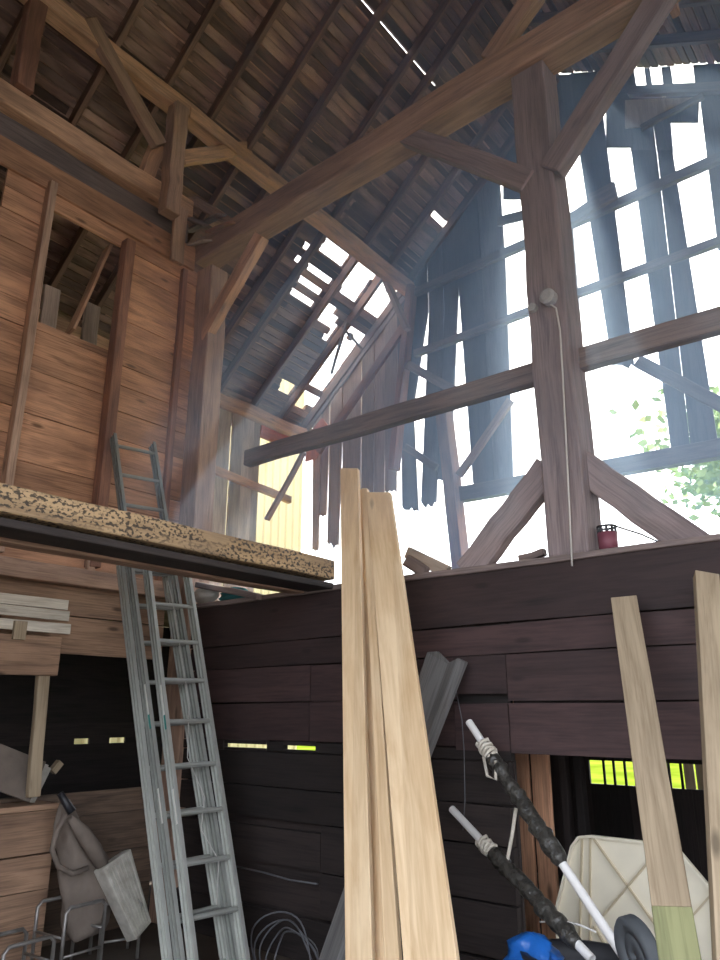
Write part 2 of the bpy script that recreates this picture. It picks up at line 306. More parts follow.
# ---- lower far wall with viewing slot, pieces on both sides
mb = MB(); xa, xb = at(590, 775, 'y', YD).x, at(704, 775, 'y', YD).x; za, zb = at(650, 787, 'y', YD).z, at(650, 762.5, 'y', YD).z
x = XO; sx0, sx1 = at(575.5, 775, 'y', YD).x, at(577.5, 775, 'y', YD).x
while x < 3.0:
    w = .2
    if x < sx0 < x+w: w = sx0-x
    if abs(x-sx0) < .001: x = sx1; continue
    if x < xa < x+w-.001: w = xa-x
    if x < xb < x+w-.001: w = xb-x
    top = 3.05
    if x < -6.6: mb.box((x, YD, -.05), (0, 0, 1.0), (w-.003, 0, 0), (0, .03, 0)); mb.box((x, YD, 1.4), (0, 0, top-1.4), (w-.003, 0, 0), (0, .03, 0))
    elif x >= xa-.001 and x < xb-.001: mb.box((x, YD, -.05), (0, 0, za+.05), (w-.003, 0, 0), (0, .03, 0)); mb.box((x, YD, zb), (0, 0, top-zb), (w-.003, 0, 0), (0, .03, 0))
    else: mb.box((x, YD, -.05), (0, 0, top+.05), (w-.003, 0, 0), (0, .03, 0))
    x += w
k = xa
for p in (603, 613, 624, 634, 645, 657, 668, 680): xx = at(p, 775, 'y', YD).x; mb.box((xx, YD+.002, za), (0, 0, zb-za), (.022, 0, 0), (0, .02, 0))
for p, q in ((681, 691), (693, 702)): x0_, x1_ = at(p, 775, 'y', YD).x, at(q, 775, 'y', YD).x; mb.box((x0_, YD+.1, za-.1), (0, 0, zb-za+.2), (x1_-x0_, 0, 0), (0, .02, 0), mi=1)
tag(mb.build('wall_far', ['plank_low', 'stud']), kind='structure')
# ---- near wall with the wide barn door, right side wall, aisle floor and end wall
def vwall(name, p0, p1, z0, zf, mat='siding_lo', th=.03, openings=()):
    mb = MB(); p0, p1 = V(p0), V(p1); L_ = (p1-p0).length; d = (p1-p0)/L_; s_ = 0
    while s_ < L_-.01:
        w = min(.22, L_-s_); p = p0+d*s_; zt = zf((p+d*w/2).x) if callable(zf) else zf; zb_ = z0
        for (a, b_, zo) in openings:
            if a < s_+w/2 < b_: zb_ = zo
        if zt > zb_: mb.box((p.x, p.y, zb_), (0, 0, zt-zb_), d*(w-.002), d.cross(V((0, 0, 1)))*th)
        s_ += .22
    return tag(mb.build(name, mat), kind='structure')
vwall('wall_near', (XO, -.55, 0), (3.2, -.55, 0), 0, lambda x: (zleft(x, -.5) if x < RIDX else zright(x, -.5))-.1, openings=((5.2, 10.6, 4.3),))
vwall('wall_side', (3.2, -.55, 0), (3.2, YD, 0), 0, lambda x: 6.1, openings=((1.0, 4.2, 3.4),))
vwall('wall_aisle', (XO+.03, .15, 0), (XL, .15, 0), 0, 2.6, 'plank_low')
vwall('wall_mow', (XL, YB+.3, 0), (XL, YD, 0), 0, 1.1, 'plank_low')
vwall('wall_mow_upper', (XL, YB+.3, 0), (XL, YD, 0), 1.45, 2.3, 'plank_low')
mb = MB(); x = XO+.04
while x < XL-.05: mb.box((x, .1, 2.60), (0, YD-.2, 0), (.2, 0, 0), (0, 0, .03)); x += .205
tag(mb.build('floor_upper', 'outer'), kind='structure')
mb = MB(); mb.box((-30, -40, -.16), (0, 39.2, 0), (60, 0, 0), (0, 0, .06)); mb.box((3.4, -.8, -.16), (0, 7, 0), (26, 0, 0), (0, 0, .06)); tag(mb.build('bounce_gravel', 'gravel'), kind='structure')  # unseen gravel, added to reduce green bounce from the grass
# ---- roof
def hole_polys():
    o, s_ = (280, 240), 4.5
    H = [[(345, 80), (440, 155), (345, 270), (258, 205)], [(452, 165), (505, 250), (510, 290), (450, 350), (365, 290)], [(500, 190), (548, 225), (525, 260)],
         [(310, 368), (398, 430), (365, 475), (285, 400)], [(285, 405), (345, 480), (190, 690), (105, 650)], [(105, 665), (190, 712), (160, 760), (40, 740)],
         [(120, 10), (148, 20), (140, 40), (115, 30)], [(78, 75), (105, 85), (98, 104), (72, 93)], [(25, 142), (53, 155), (45, 172), (20, 160)], [(360, 60), (425, 100), (420, 108), (355, 68)], [(0, 640), (65, 655), (60, 690), (0, 690)], [(195, 440), (230, 415), (240, 425), (205, 465)]]
    return [[(o[0]+a/s_, o[1]+b_/s_) for a, b_ in h] for h in H] + [[(430, 209), (442, 216), (440, 223), (428, 214)], [(441, 215), (452, 221), (449, 228), (438, 221)],
        ]
nL = V((-TL, .035, 1.0)); P0 = V((RIDX, 7.9, RIDZ))
def on_roof(px, py):
    d = FW+RT*((px-360)/FPX)-UP*((py-480)/FPX); return EYE+d*(nL.dot(P0-EYE)/nL.dot(d))
HP = [[(lambda q: (q.x, q.y))(on_roof(*p)) for p in h] for h in hole_polys()]
SP = [[(lambda q: (q.x, q.y))(on_roof(*p)) for p in h] for h in ([(362, 2), (376, 17)], [(384, 25), (392, 37)], [(399, 41), (405, 50)], [(416, 64), (432, 80)])]
ST = [[(lambda q: (q.x, q.y))(on_roof(280+a/4.5, 240+b/4.5)) for a, b in h] for h in ([(212, 2), (312, 70)], [(172, 50), (285, 122)], [(127, 115), (232, 185)], [(78, 185), (183, 250)], [(52, 225), (153, 288)], [(205, 274), (260, 308)], [(180, 310), (268, 358)], [(160, 345), (255, 398)])]
def inside(poly, x, y):
    c = False; j = len(poly)-1
    for i in range(len(poly)):
        xi, yi = poly[i]; xj, yj = poly[j]
        if (yi > y) != (yj > y) and x < (xj-xi)*(y-yi)/(yj-yi)+xi: c = not c
        j = i
    return c
def xl_(xa_, dx, q_): xm = (q_[0][0]+q_[1][0])/2; return min(xa_, xa_+dx) <= xm < max(xa_, xa_+dx)
def roof_side(name, zf, x0, x1, holes, slope, slits=(), strips=(), y0=-.6, y1=YD+.25):
    mb = MB(); n = int(abs(x1-x0)/math.cos(math.atan(slope))/.10); dx = (x1-x0)/n; sgn = 1 if x1 > x0 else -1
    up = V((-slope if zf is zleft else slope, 0, 1)).normalized()
    for i in range(n):
        xa_ = x0+dx*i; xc = xa_+dx*.5; st = .04; k = int((y1-y0)/st); run = None; runs = []
        for j in range(k+1):
            yy = y0+st*(j+.5); solid = j < k and not any(inside(h, xc+q*dx, yy) for h in holes for q in (-.1, .1)) and not any(xl_(xa_, dx, q_) and min(q_[0][1], q_[1][1]) < yy < max(q_[0][1], q_[1][1]) for q_ in strips)
            if solid and run is None: run = y0+st*j
            if not solid and run is not None: runs.append((run, y0+st*j)); run = None
        for (p, q) in runs:
            # board ends staggered on rafters
            cur = p
            while cur < q-.01:
                e_ = min(q, cur+R.choice((1.15, 1.7, 2.3, 2.9))); e_ = q if q-e_ < .3 else e_
                A = V((xa_, cur, zf(xa_, cur))); B = V((xa_, e_, zf(xa_, e_))); Cc = V((xa_+dx*.86, cur, zf(xa_+dx*.86, cur)))
                wv = Cc-A; wv = wv*(R.uniform(.88, 1.06) if not any(xl_(xa_, dx, q_) for q_ in slits) else .82); tilt = up*R.uniform(-.006, .012)
                mb.box(A+tilt, B-A, wv, up*.02, mi=0, seg=1)
                cur = e_
            cur = p
            while cur < q-.005:
                e_ = min(q, cur+R.uniform(.3, .7)); 
                if any(xl_(xa_, dx, q_) and cur < max(q_[0][1], q_[1][1]) and e_ > min(q_[0][1], q_[1][1]) for q_ in slits): cur = e_; continue
                A = V((xa_-dx*.1, cur, zf(xa_-dx*.1, cur)))+up*(.026+R.uniform(0, .012)); B = V((xa_-dx*.1, e_, zf(xa_-dx*.1, e_)))+up*.030; w_ = V((dx*1.16, 0, zf(xa_+dx*1.16, cur)-zf(xa_, cur)))
                mb.box(A, B-A, w_, up*.012, mi=1)
                cur = e_
    return tag(mb.build(name, ['sheath', 'shingle']), kind='structure')
roof_side('ceiling_left', zleft, XO-.35, RIDX+.02, HP, TL, SP, ST)
roof_side('ceiling_right', zright, RIDX-.02, 3.2, [], TR, y1=YD+.02)
# ================================================================== RAFTERS
RY = [.35, .9, 1.5, 2.08, 2.86, 3.48, 4.05, 4.60, 5.10, 5.75, 6.13, 6.80, 7.36, 7.85]
wl = ['farthest back towards the viewer', 'next', 'next', 'over the far left corner of the photo', 'left of the post on the left wall', 'just left of the first upper brace', 'crossing the beam beside the upper post', 'second right of the upper post', 'third right of the upper post',
      'meeting the tie beam from above at mid photo', 'over the row of bright slots', 'between the slotted and the open patch of roof', 'bare across the biggest roof hole', 'last one, on the far gable']
wl[0] = 'nearest to the viewer, over the left edge'; wl[1] = 'second nearest to the viewer'; wl[2] = 'third nearest to the viewer'
for i, y in enumerate(RY):
    h, w = .13, .055
    dz = .075/math.cos(math.radians(40.5))
    if y >= 1.4:
        p0 = V((XO-.2, y, zleft(XO-.2, y)-dz)); p1 = V((RIDX-.01, y, zleft(RIDX, y)-dz))
        timber('rafter', p0, p1, w, h, 'rafter', 'left roof rafter, '+wl[i], 'rafter', 'rafters of the left roof slope', seg=8, jit=.006, bevel=.006)
for i, y in enumerate(RY):
    if y < 3.9 or i == 13: continue
    dz = .075/math.cos(math.radians(30)); y = YD+.13 if i == 13 else y; p0 = V((RIDX+.01, y, zright(RIDX, y)-dz)); p1 = V((2.9, y, zright(2.9, y)-dz))
    nm = {13: 'lying against the far gable wall', 12: 'second from the far gable'}.get(i, None)
    timber('rafter', p0, p1, .055, .13, 'timber_grey', 'dark rafter of the right roof side, '+(nm or 'number %s counted from the far gable' % ['', '', 'three', 'four', 'five', 'six', 'seven', 'eight', 'nine', 'ten'][13-i]), 'rafter', 'rafters of the right roof slope', seg=8, jit=.005, bevel=.006)
# ================================================================== MAIN TIMBER FRAME
XP = XL+.12
def zp(y): return zleft(XP, y)-.165-.015
timber('purlin_beam', (XP, .6, zp(.6)), (XP, YD-.02, zp(YD)-.03), .18, .175, 'timber_orange', 'long orange brown beam running under the left roof rafters to the far gable', 'beam', seg=16, jit=.010, bevel=.015)
timber('purlin_scab', V((XP+.10, 3.75, zp(3.75)-.06)), V((XP+.10, 4.9, zp(4.9)-.05)), .03, .14, 'timber_orange', 'split lighter board nailed to the side of the long roof beam', 'board', seg=4)
def post_px(name, px, py, z0, w, d, mat, label, x=XP, ztop=None, dy=0):
    y = at(px, py, 'x', x).y+dy
    return timber(name, (x, y, z0), (x, y, ztop if ztop else zp(y)-.09), w, d, mat, label, 'post', up=(0, 1, 0), seg=8, jit=.007, bevel=.012), y
_, y1 = post_px('upper_post', 25, 70, 6.73, .15, .15, 'timber_red', 'dark brown upright post standing on the left wall top at the photo left edge')
_, y2 = post_px('upper_post', 174, 160, 6.33, .15, .17, 'timber', 'upright post left of the tie beam holding up the long roof beam', x=XP+.08)
def P(px, py, ax='y', v=YB): return at(px, py, ax, v)
timber('knee_brace', P(88, 20, 'x', XP+.05), P(159, 146, 'x', XP+.05), .09, .16, 'timber', 'slanting brace from the long roof beam down to the upper post, on its left', 'brace', up=(0, 1, .3))
timber('knee_brace', P(180, 159, 'x', XP+.06), P(247, 149, 'x', XP+.03), .09, .15, 'timber_orange', 'pale edged brace rising rightwards from the upper post to the roof beam', 'brace', up=(0, 1, .3))
timber('short_prop', P(143, 181, 'x', XL), P(158, 146, 'x', XP-.05), .12, .14, 'timber_orange', 'short orange prop between the left wall top and the upper post', 'prop', up=(0, 1, .3))
timber('splice_board', (XL+.16, P(179, 230, 'x', XL+.16).y, P(179, 264, 'x', XL+.16).z), (XL+.16, P(179, 230, 'x', XL+.16).y, P(176, 205, 'x', XL+.16).z), .15, .05, 'timber', 'short upright board nailed over the foot of the upper post', 'board', up=(1, 0, 0), seg=3)
# corner post, centre post, tie beam
tc0, tc1 = P(196, 500), P(207, 270)
XC = XL+.135
timber('corner_post', (XC, YB+.06, 0), (XC, YB+.06, 6.02), .24, .22, 'timber', 'tall brown corner post at the end of the left wall under the tie beam', 'post', up=(0, 1, 0), seg=14, jit=.006, bevel=.015)
cp = empty('centre_post', (-1.80, YB+.10, 2.50))
mb = MB(); mb.beam((-1.80, YB+.10, 2.51), (-1.80, YB+.10, 6.25), .27, .24, up=(0, 1, 0), seg=12, jit=.006); mb.build('shaft', 'timber_mauve', cp, bevel=.015)
tag(cp, 'massive upright timber post standing on the plank wall at right of centre', 'post')
q0, q1 = P(225, 247), P(620, 12)
# tie beam: top edge (240,230)-(480,68)-(590,0); bottom (268,237)-(480,108)
zt0 = P(300, 188).z; zb0 = P(300, 217).z; zt1 = P(480, 66).z; zb1 = P(480, 111).z
print('tie', zt0, zb0, zt1, zb1)
timber('tie_beam', (-5.62, YB+.04, 6.25), (1.3, YB+.04, 6.42), .26, .265, 'timber', 'huge tie beam crossing the photo diagonally above the centre post', 'beam', seg=18, jit=.008, bevel=.018)
timber('knee_brace', P(262, 236), P(203, 340), .10, .15, 'timber_orange', 'orange slanting brace between the tie beam and the corner post', 'brace', up=(1, 0, .2))
timber('knee_brace', P(408, 137), P(530, 182), .10, .16, 'timber_mauve', 'brace sloping down from the tie beam to the left side of the centre post', 'brace', up=(1, 0, 1))
timber('knee_brace', P(552, 172), P(668, -12), .12, .17, 'timber_mauve', 'long brace rising from the right side of the centre post to the tie beam', 'brace', up=(-1, 0, 1))
timber('upper_strut', P(490, 62), P(548, -25), .10, .17, 'timber', 'strut rising from the top of the tie beam near the centre post', 'strut', up=(-1, 0, 1))
timber('upper_strut', P(675, 14, 'y', YB+.5), P(668, -22, 'y', YB+.5), .06, .08, 'timber_orange', 'small cut off stub of wood hanging at the top right', 'stub', up=(0, 1, 0), seg=2)
timber('foot_brace', P(468, 573, 'y', YB+.12), P(550, 468, 'y', YB+.12), .10, .19, 'timber_mauve', 'thick brace leaning from the plank wall top to the left of the centre post foot', 'brace', up=(-1, 0, 1))
timber('foot_brace', P(572, 458, 'y', YB+.12), P(708, 556, 'y', YB+.12), .10, .19, 'timber_mauve', 'thick brace sloping down rightwards from the centre post to the plank wall top', 'brace', up=(1, 0, 1))
timber('cross_rail', (P(247, 459, 'y', 4.37).x, 4.37, P(247, 459, 'y', 4.37).z), (1.0, 4.37, P(720, 326, 'y', 4.37).z+.02), .09, .15, 'timber_grey', 'long dark rail passing behind the centre post with a sawn free left end', 'rail', seg=14, jit=.004)
# insulator box and wire on centre post
bx = empty('junction_box', P(548, 297, 'y', YB-.03))
mb = MB(); c = P(548, 297, 'y', YB-.06); mb.tube([c+V((0, .035, 0)), c+V((0, -.02, 0)), c+V((0, -.035, 0))], [.055, .055, .035], n=14, smooth=False); mb.build('round_box', 'porcelain', bx)
mb = MB(); c2 = P(533, 308, 'y', YB-.03); mb.tube([c2+V((0, .06, 0)), c2+V((0, -.02, 0))], [.035, .03], n=12, smooth=False); mb.build('knob', 'porcelain', bx)
tag(bx, 'small round grey electrical box fixed halfway up the centre post', 'junction box')
mb = MB(); mb.tube([P(a, b_, 'y', YB-.045) for a, b_ in ((548, 303), (556, 308), (560, 330), (563, 380), (566, 440), (569, 500), (572, 566))], .006, n=6)
tag(mb.build('power_wire', 'wire_l'), 'thin pale wire running from the round box down the centre post', 'wire')
# ================================================================== LOFT BEAMS (in front of the left wall)
mb = empty('loft_beam', (-3.76, 1.0, 2.58))
a = MB(); a.box((-3.66, -.2, 2.565), (0, YB-.01+.2, 0), (-.20, 0, 0), (0, 0, .15), seg=10, jit=.004); a.build('timber', 'speck', mb, bevel=.01)
tag(mb, 'tan beam with black mould spots crossing the left half in front of the ladder', 'beam')
timber('loft_bearer', (-3.80, -.2, 2.515), (-3.80, YB-.01, 2.515), .26, .045, 'under', 'dark plank added as the shaded underside of the mould spotted beam', 'plank', seg=8)  # added strip, coloured dark for the beam's shaded underside
timber('loft_bearer', (-4.03, -.2, 2.53), (-4.03, YB-.01, 2.54), .12, .10, 'timber', 'second narrow beam with a lighter lower edge behind the mould spotted beam', 'beam', seg=8)
# ================================================================== GABLE BOARDS
YG = YD
def rake(x): return (zleft(x, YG) if x < RIDX else zright(x, YG))-.01
gcount = [0]
def gboard(tl, tr, yt, bl, br, yb, label, mat='gable', ext=True, jag=0, dy=0.0, name='siding_board'):
    Y_ = YG-.03+dy
    a, b_, c, d = at(tl, yt, 'y', Y_), at(tr, yt, 'y', Y_), at(br, yb, 'y', Y_), at(bl, yb, 'y', Y_)
    if ext:
        up2 = [V((a.x, Y_, rake(a.x))), V((b_.x, Y_, rake(b_.x)))]
        if a.x < RIDX < b_.x: up2.insert(1, V((RIDX, Y_, rake(RIDX))))
    bot = []
    if jag:
        n_ = 7
        for i in range(n_+1): q = c.lerp(d, i/n_); bot.append(q+V((0, 0, R.uniform(-jag, jag))))
    else: bot = [c, d]
    mb = MB(); mb.prism(([a]+up2+[b_] if ext else [a, b_])+bot, (0, .024, 0)); o = mb.build(name, mat)
    return tag(o, label, 'board', 'siding boards of the far gable')
G = gboard
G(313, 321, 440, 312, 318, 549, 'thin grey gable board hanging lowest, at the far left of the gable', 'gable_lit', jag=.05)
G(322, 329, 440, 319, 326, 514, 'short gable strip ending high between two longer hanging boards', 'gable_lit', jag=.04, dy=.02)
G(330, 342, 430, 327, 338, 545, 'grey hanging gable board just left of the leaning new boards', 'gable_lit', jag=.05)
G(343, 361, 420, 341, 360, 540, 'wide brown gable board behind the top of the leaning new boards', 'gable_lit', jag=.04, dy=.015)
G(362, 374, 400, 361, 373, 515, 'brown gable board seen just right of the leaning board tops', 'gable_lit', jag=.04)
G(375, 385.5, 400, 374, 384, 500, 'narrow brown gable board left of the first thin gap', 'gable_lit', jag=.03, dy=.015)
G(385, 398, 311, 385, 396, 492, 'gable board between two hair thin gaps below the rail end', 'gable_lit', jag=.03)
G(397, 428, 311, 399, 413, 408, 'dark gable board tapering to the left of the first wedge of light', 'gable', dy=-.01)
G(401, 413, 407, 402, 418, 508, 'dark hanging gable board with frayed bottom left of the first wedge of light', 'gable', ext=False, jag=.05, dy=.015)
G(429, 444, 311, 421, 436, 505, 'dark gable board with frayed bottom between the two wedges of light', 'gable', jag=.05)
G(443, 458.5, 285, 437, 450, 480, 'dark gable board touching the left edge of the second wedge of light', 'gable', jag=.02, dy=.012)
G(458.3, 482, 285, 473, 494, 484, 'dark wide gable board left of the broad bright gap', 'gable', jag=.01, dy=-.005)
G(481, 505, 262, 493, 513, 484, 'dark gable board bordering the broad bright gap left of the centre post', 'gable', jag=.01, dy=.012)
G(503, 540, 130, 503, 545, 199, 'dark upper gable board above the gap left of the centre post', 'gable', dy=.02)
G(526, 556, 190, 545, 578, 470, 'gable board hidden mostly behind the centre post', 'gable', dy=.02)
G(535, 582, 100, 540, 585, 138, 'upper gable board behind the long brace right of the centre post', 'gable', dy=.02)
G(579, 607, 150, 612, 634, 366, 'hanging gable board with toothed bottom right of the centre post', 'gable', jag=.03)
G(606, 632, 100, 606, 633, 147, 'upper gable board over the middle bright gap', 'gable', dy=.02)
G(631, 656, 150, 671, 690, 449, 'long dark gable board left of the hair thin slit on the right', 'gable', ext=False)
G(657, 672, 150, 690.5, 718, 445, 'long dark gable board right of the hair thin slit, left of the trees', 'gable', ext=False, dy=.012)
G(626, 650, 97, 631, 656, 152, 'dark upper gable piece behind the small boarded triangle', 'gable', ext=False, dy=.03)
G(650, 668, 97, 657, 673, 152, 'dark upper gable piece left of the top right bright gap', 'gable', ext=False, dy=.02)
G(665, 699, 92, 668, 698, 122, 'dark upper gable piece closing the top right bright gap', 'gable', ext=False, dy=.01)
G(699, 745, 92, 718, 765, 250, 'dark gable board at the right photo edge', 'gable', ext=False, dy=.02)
for (a_, b__, lb) in ((597, 634, 'left of the smallest high slot'), (645, 650, 'between the two narrow high slots'), (662, 671, 'left of the wide high slot'), (694, 750, 'right of the wide high slot')):
    G(a_-1, b__-1, 66, a_+2, b__+3, 92, 'dark board under the right roof edge, '+lb, 'gable', ext=True, dy=.0)
xs_ = at(764, 250, 'y', YG).x+.14; k_ = 0
while xs_ < 3.0:
    wb = .26+.04*(k_ % 3); mb = MB(); zb_ = 4.25-.05*(k_ % 2); mb.prism([V((xs_, YG-.03, zb_)), V((xs_, YG-.03, rake(xs_))), V((xs_+wb, YG-.03, rake(xs_+wb))), V((xs_+wb, YG-.03, zb_))], (0, .024, 0))
    tag(mb.build('siding_board', 'gable'), 'dark gable board beyond the right edge of the photo', 'board', 'siding boards right of the frame'); xs_ += wb+(.0, .02, .10)[k_ % 3]; k_ += 1
# gable framing
YF = YD-.10
timber('girt', P(415, 293, 'y', YF), P(725, 154, 'y', YF)+V((4.0, 0, .06)), .08, .12, 'timber_grey', 'upper horizontal girt nailed across the gable boards, meeting the roof beam end', 'girt', seg=8)
timber('girt', P(415, 354, 'y', YF), P(725, 241, 'y', YF)+V((4.0, 0, .06)), .08, .10, 'timber_grey', 'middle horizontal girt across the gable boards', 'girt', seg=8)
timber('girt', P(630, 92, 'y', YF), P(745, 87, 'y', YF), .08, .12, 'timber_grey', 'short pale girt below the three small high slots', 'girt', seg=4)
timber('gable_sill', P(460, 495, 'y', YF), P(725, 453, 'y', YF)+V((4.0, 0, -.05)), .14, .19, 'timber_grey', 'lowest horizontal beam of the gable, light showing below it', 'beam', seg=8)
timber('gable_sill', P(594, 474, 'y', YF+.1)+V((0, 0, .0)), P(725, 440, 'y', YF+.1)+V((.3, 0, .02)), .05, .07, 'timber_grey', 'slim board lying just above the lowest gable beam on the right', 'board', seg=6)
timber('gable_stud', P(444, 412, 'y', YF-.08), P(463, 566, 'y', YF-.08)+V((0, 0, -.3)), .16, .20, 'timber_red', 'reddish brown leaning stud standing in the open lower gable', 'stud', up=(0, 1, 0))
timber('gable_stud', P(569, 226, 'y', YF+.04), P(581, 375, 'y', YF+.04), .08, .08, 'timber_grey', 'thin upright stud just right of the centre post', 'stud', up=(0, 1, 0), seg=4)
timber('gable_brace', P(459, 476, 'y', YF-.08), P(511, 400, 'y', YF-.08), .06, .10, 'timber', 'slim brown brace crossing the gable boards left of the centre post', 'brace', up=(1, 0, 1), seg=4)
timber('gable_brace', P(638, 361, 'y', YF-.08), P(735, 412, 'y', YF-.08), .08, .14, 'timber_grey', 'brace sloping down towards the right edge in front of the trees', 'brace', up=(1, 0, 1), seg=5)
timber('gable_brace', P(407, 364, 'y', YF-.08), P(466, 397, 'y', YF-.08), .06, .12, 'timber_grey', 'dark brace across the two wedges of light', 'brace', up=(1, 0, 1), seg=4)
timber('gable_brace', P(405, 447, 'y', YF-.06), P(437, 468, 'y', YF-.06), .05, .10, 'timber_grey', 'short dark brace below the rail across the first wedge', 'brace', up=(1, 0, 1), seg=3)
timber('gable_brace', P(641, 128, 'y', YF-.05), P(704, 96, 'y', YF-.05), .05, .08, 'timber_grey', 'slanting edge board of the small boarded triangle', 'board', up=(1, 0, 1), seg=3)
mb = MB(); mb.prism([P(a_, b__, 'y', YF+.02) for a_, b__ in ((625, 100), (699, 97), (645, 126), (625, 128))], (0, .02, 0)); tag(mb.build('triangle_panel', 'pale'), 'small pale boarded triangle with stains high on the right gable', 'panel')
# left corner of the gable
timber('rake_rail', P(407, 322, 'y', YF-.06), P(318, 452, 'y', YF-.06), .06, .13, 'timber_red', 'reddish board sloping parallel to the roof edge across the light gable boards', 'rail', up=(1, 0, 1), seg=6)
timber('gable_post', P(412, 286, 'y', YF-.05), P(394, 470, 'y', YF-.05), .10, .16, 'timber_red', 'brown post of the gable under the end of the long roof beam', 'post', up=(0, 1, 0), seg=6)
timber('knee_brace', P(378, 262, 'y', YD-.5), P(407, 330, 'y', YD-.3), .07, .13, 'timber', 'brace across the roof hole from the roof beam end to the gable post', 'brace', up=(0, 1, 0), seg=4)
timber('rake_board', (XO-.1, YD-.03, zleft(XO-.1, YD)-.20), (XP-.1, YD-.03, zleft(XP-.1, YD)-.20), .04, .12, 'timber_grey', 'grey board along the sloping roof edge beside the biggest roof hole', 'board', seg=6)
timber('broken_lath', at(347, 322, 'y', 7.25), at(331, 374, 'y', 7.2), .03, .05, 'timber_grey', 'splintered lath hanging down inside the biggest roof hole', 'lath', up=(0, 1, 0), seg=4, taper=(1.3, .3))
timber('broken_lath', at(342, 327, 'y', 7.3), at(362, 349, 'y', 7.6), .03, .06, 'timber_grey', 'short broken lath crossing the upper corner of the biggest roof hole', 'lath', up=(0, 1, 0), seg=3)
# eave
timber('eave_plate', (XO+.08, 1.2, zleft(XO+.08, 1.2)-.32), (XO+.08, YD-.05, zleft(XO+.08, YD)-.27), .17, .17, 'timber_orange', 'rough orange log at the foot of the rafters along the outer wall', 'beam', seg=16, jit=.02, bevel=.03)
g0, g1 = at(205, 459, 'x', XO+.1), at(290, 500, 'x', XO+.1)
timber('outer_girt', (g0.x, g0.y-1.5, g0.z+.0), (g1.x, g1.y, g1.z), .07, .11, 'timber_orange', 'bright orange girt on the grey outer boards, its right end sticking out', 'girt', seg=8)
mb = MB(); mb.prism([at(a_, b__, 'x', XO+.03) for a_, b__ in ((262, 418), (296, 432), (290, 449), (260, 437))], (.02, 0, 0), grain=(0, 1, 0)); tag(mb.build('red_board', 'redb'), 'broken red board under the rough log at the open roof corner', 'board')
mb = MB(); mb.prism([at(a_, b__, 'y', YD-.14) for a_, b__ in ((306, 436), (322, 418), (330, 428), (316, 458), (305, 462))], (0, .02, 0)); tag(mb.build('red_board', 'redb'), 'reddish broken board piece at the meeting of log and gable', 'board')
timber('dangling_stick', at(304, 452, 'y', 7.0), at(267, 520, 'y', 7.0), .05, .08, 'timber_red', 'dark stick dangling diagonally in front of the yellow metal wall', 'stick', up=(0, 1, 0), seg=3)
# loose bits near the post heads
lb = [((563, 224), (606, 197), .16, 'loose board lodged across the gap right of the centre post'), ((590, 203), (616, 190), .24, 'chunky broken block lodged right of the centre post head')]
for (a_, b__, h_, l_) in lb: timber('loose_board', P(*a_, 'y', YF-.2), P(*b__, 'y', YF-.2), .05, h_, 'timber_grey', l_, 'board', seg=3, jit=.01)
timber('loose_board', P(498, 222, 'y', YF-.1), P(525, 215, 'y', YF-.1), .05, .13, 'timber_grey', 'short loose board lodged left of the centre post', 'board', seg=3)
dl = ['thin pale edged plank lying on top of the tie beam left end', 'grey splintered scrap beside the plank on the tie beam end', 'small broken scrap lowest in the pile on the tie beam end', 'brown scrap at the right of the pile on the tie beam end', 'dark scrap under the pale edged plank on the tie beam']
for i, (a_, b__, h_) in enumerate((((190, 198), (229, 222), .10), ((188, 232), (222, 214), .07), ((190, 245), (208, 240), .05), ((208, 232), (232, 222), .06), ((180, 215), (205, 225), .09))):
    timber('wood_scrap', P(*a_, 'y', YB-.05-.06*i), P(*b__, 'y', YB-.05-.06*i), .16-.02*i, .025, ['timber', 'timber_grey', 'outer', 'timber_red', 'timber_grey'][i], dl[i], 'wood scrap', 'wood scraps on the tie beam end', up=(0, -.5, 1), seg=2, jit=.004)
# debris on top of the plank wall
dd = [((407, 560), (426, 573), 'timber_grey'), ((408, 553), (448, 572), 'outer'), ((415, 577), (455, 573), 'timber_grey'), ((520, 560), (545, 552), 'timber_grey'), ((522, 566), (550, 563), 'timber_grey')]
dn = ['dark board end standing at the left of the rubble on the plank wall', 'light grey board end leaning in the rubble on the plank wall', 'flat splinter in front of the rubble on the plank wall', 'upper splinter lying left of the centre post foot', 'lower splinter lying left of the centre post foot']
for i, (a_, b__, mt) in enumerate(dd): timber('board_offcut', P(*a_, 'y', YB+.16+.05*(i % 3)), P(*b__, 'y', YB+.16+.05*(i % 3)), .06, .05 if i > 1 else .09, mt, dn[i], 'board', 'offcuts lying on the plank wall', seg=2)
# red can and rod
cn = empty('red_can', P(609, 552, 'y', YB+.1)); c0 = P(609, 551, 'y', YB+.1); zc = 2.52; c0.z = zc
mb = MB(); mb.tube([c0, c0+V((0, 0, .115))], [.055, .058], n=20); mb.build('body', 'red', cn)
mb = MB()
for k in range(10):
    th = k*math.pi/5; mb.box(c0+V((.052*math.cos(th)-.006, .052*math.sin(th)-.006, .11)), (0, 0, .035), (.012, 0, 0), (0, .012, 0))
mb.tube([c0+V((.054*math.cos(t_*math.pi/10), .054*math.sin(t_*math.pi/10), .15)) for t_ in range(21)], .007, n=6); mb.build('rim_cage', 'dark', cn)
tag(cn, 'small reddish can with open toothed rim on the wall top right of the centre post', 'can')
mb = MB(); p0 = c0+V((.05, 0, .15)); p1 = P(668, 546, 'y', YB+.1); mb.tube([p0, p0.lerp(p1, .5)+V((0, 0, .01)), p1], .006, n=6); tag(mb.build('thin_rod', 'wire'), 'thin dark rod slanting down from the reddish can to the wall top', 'rod')
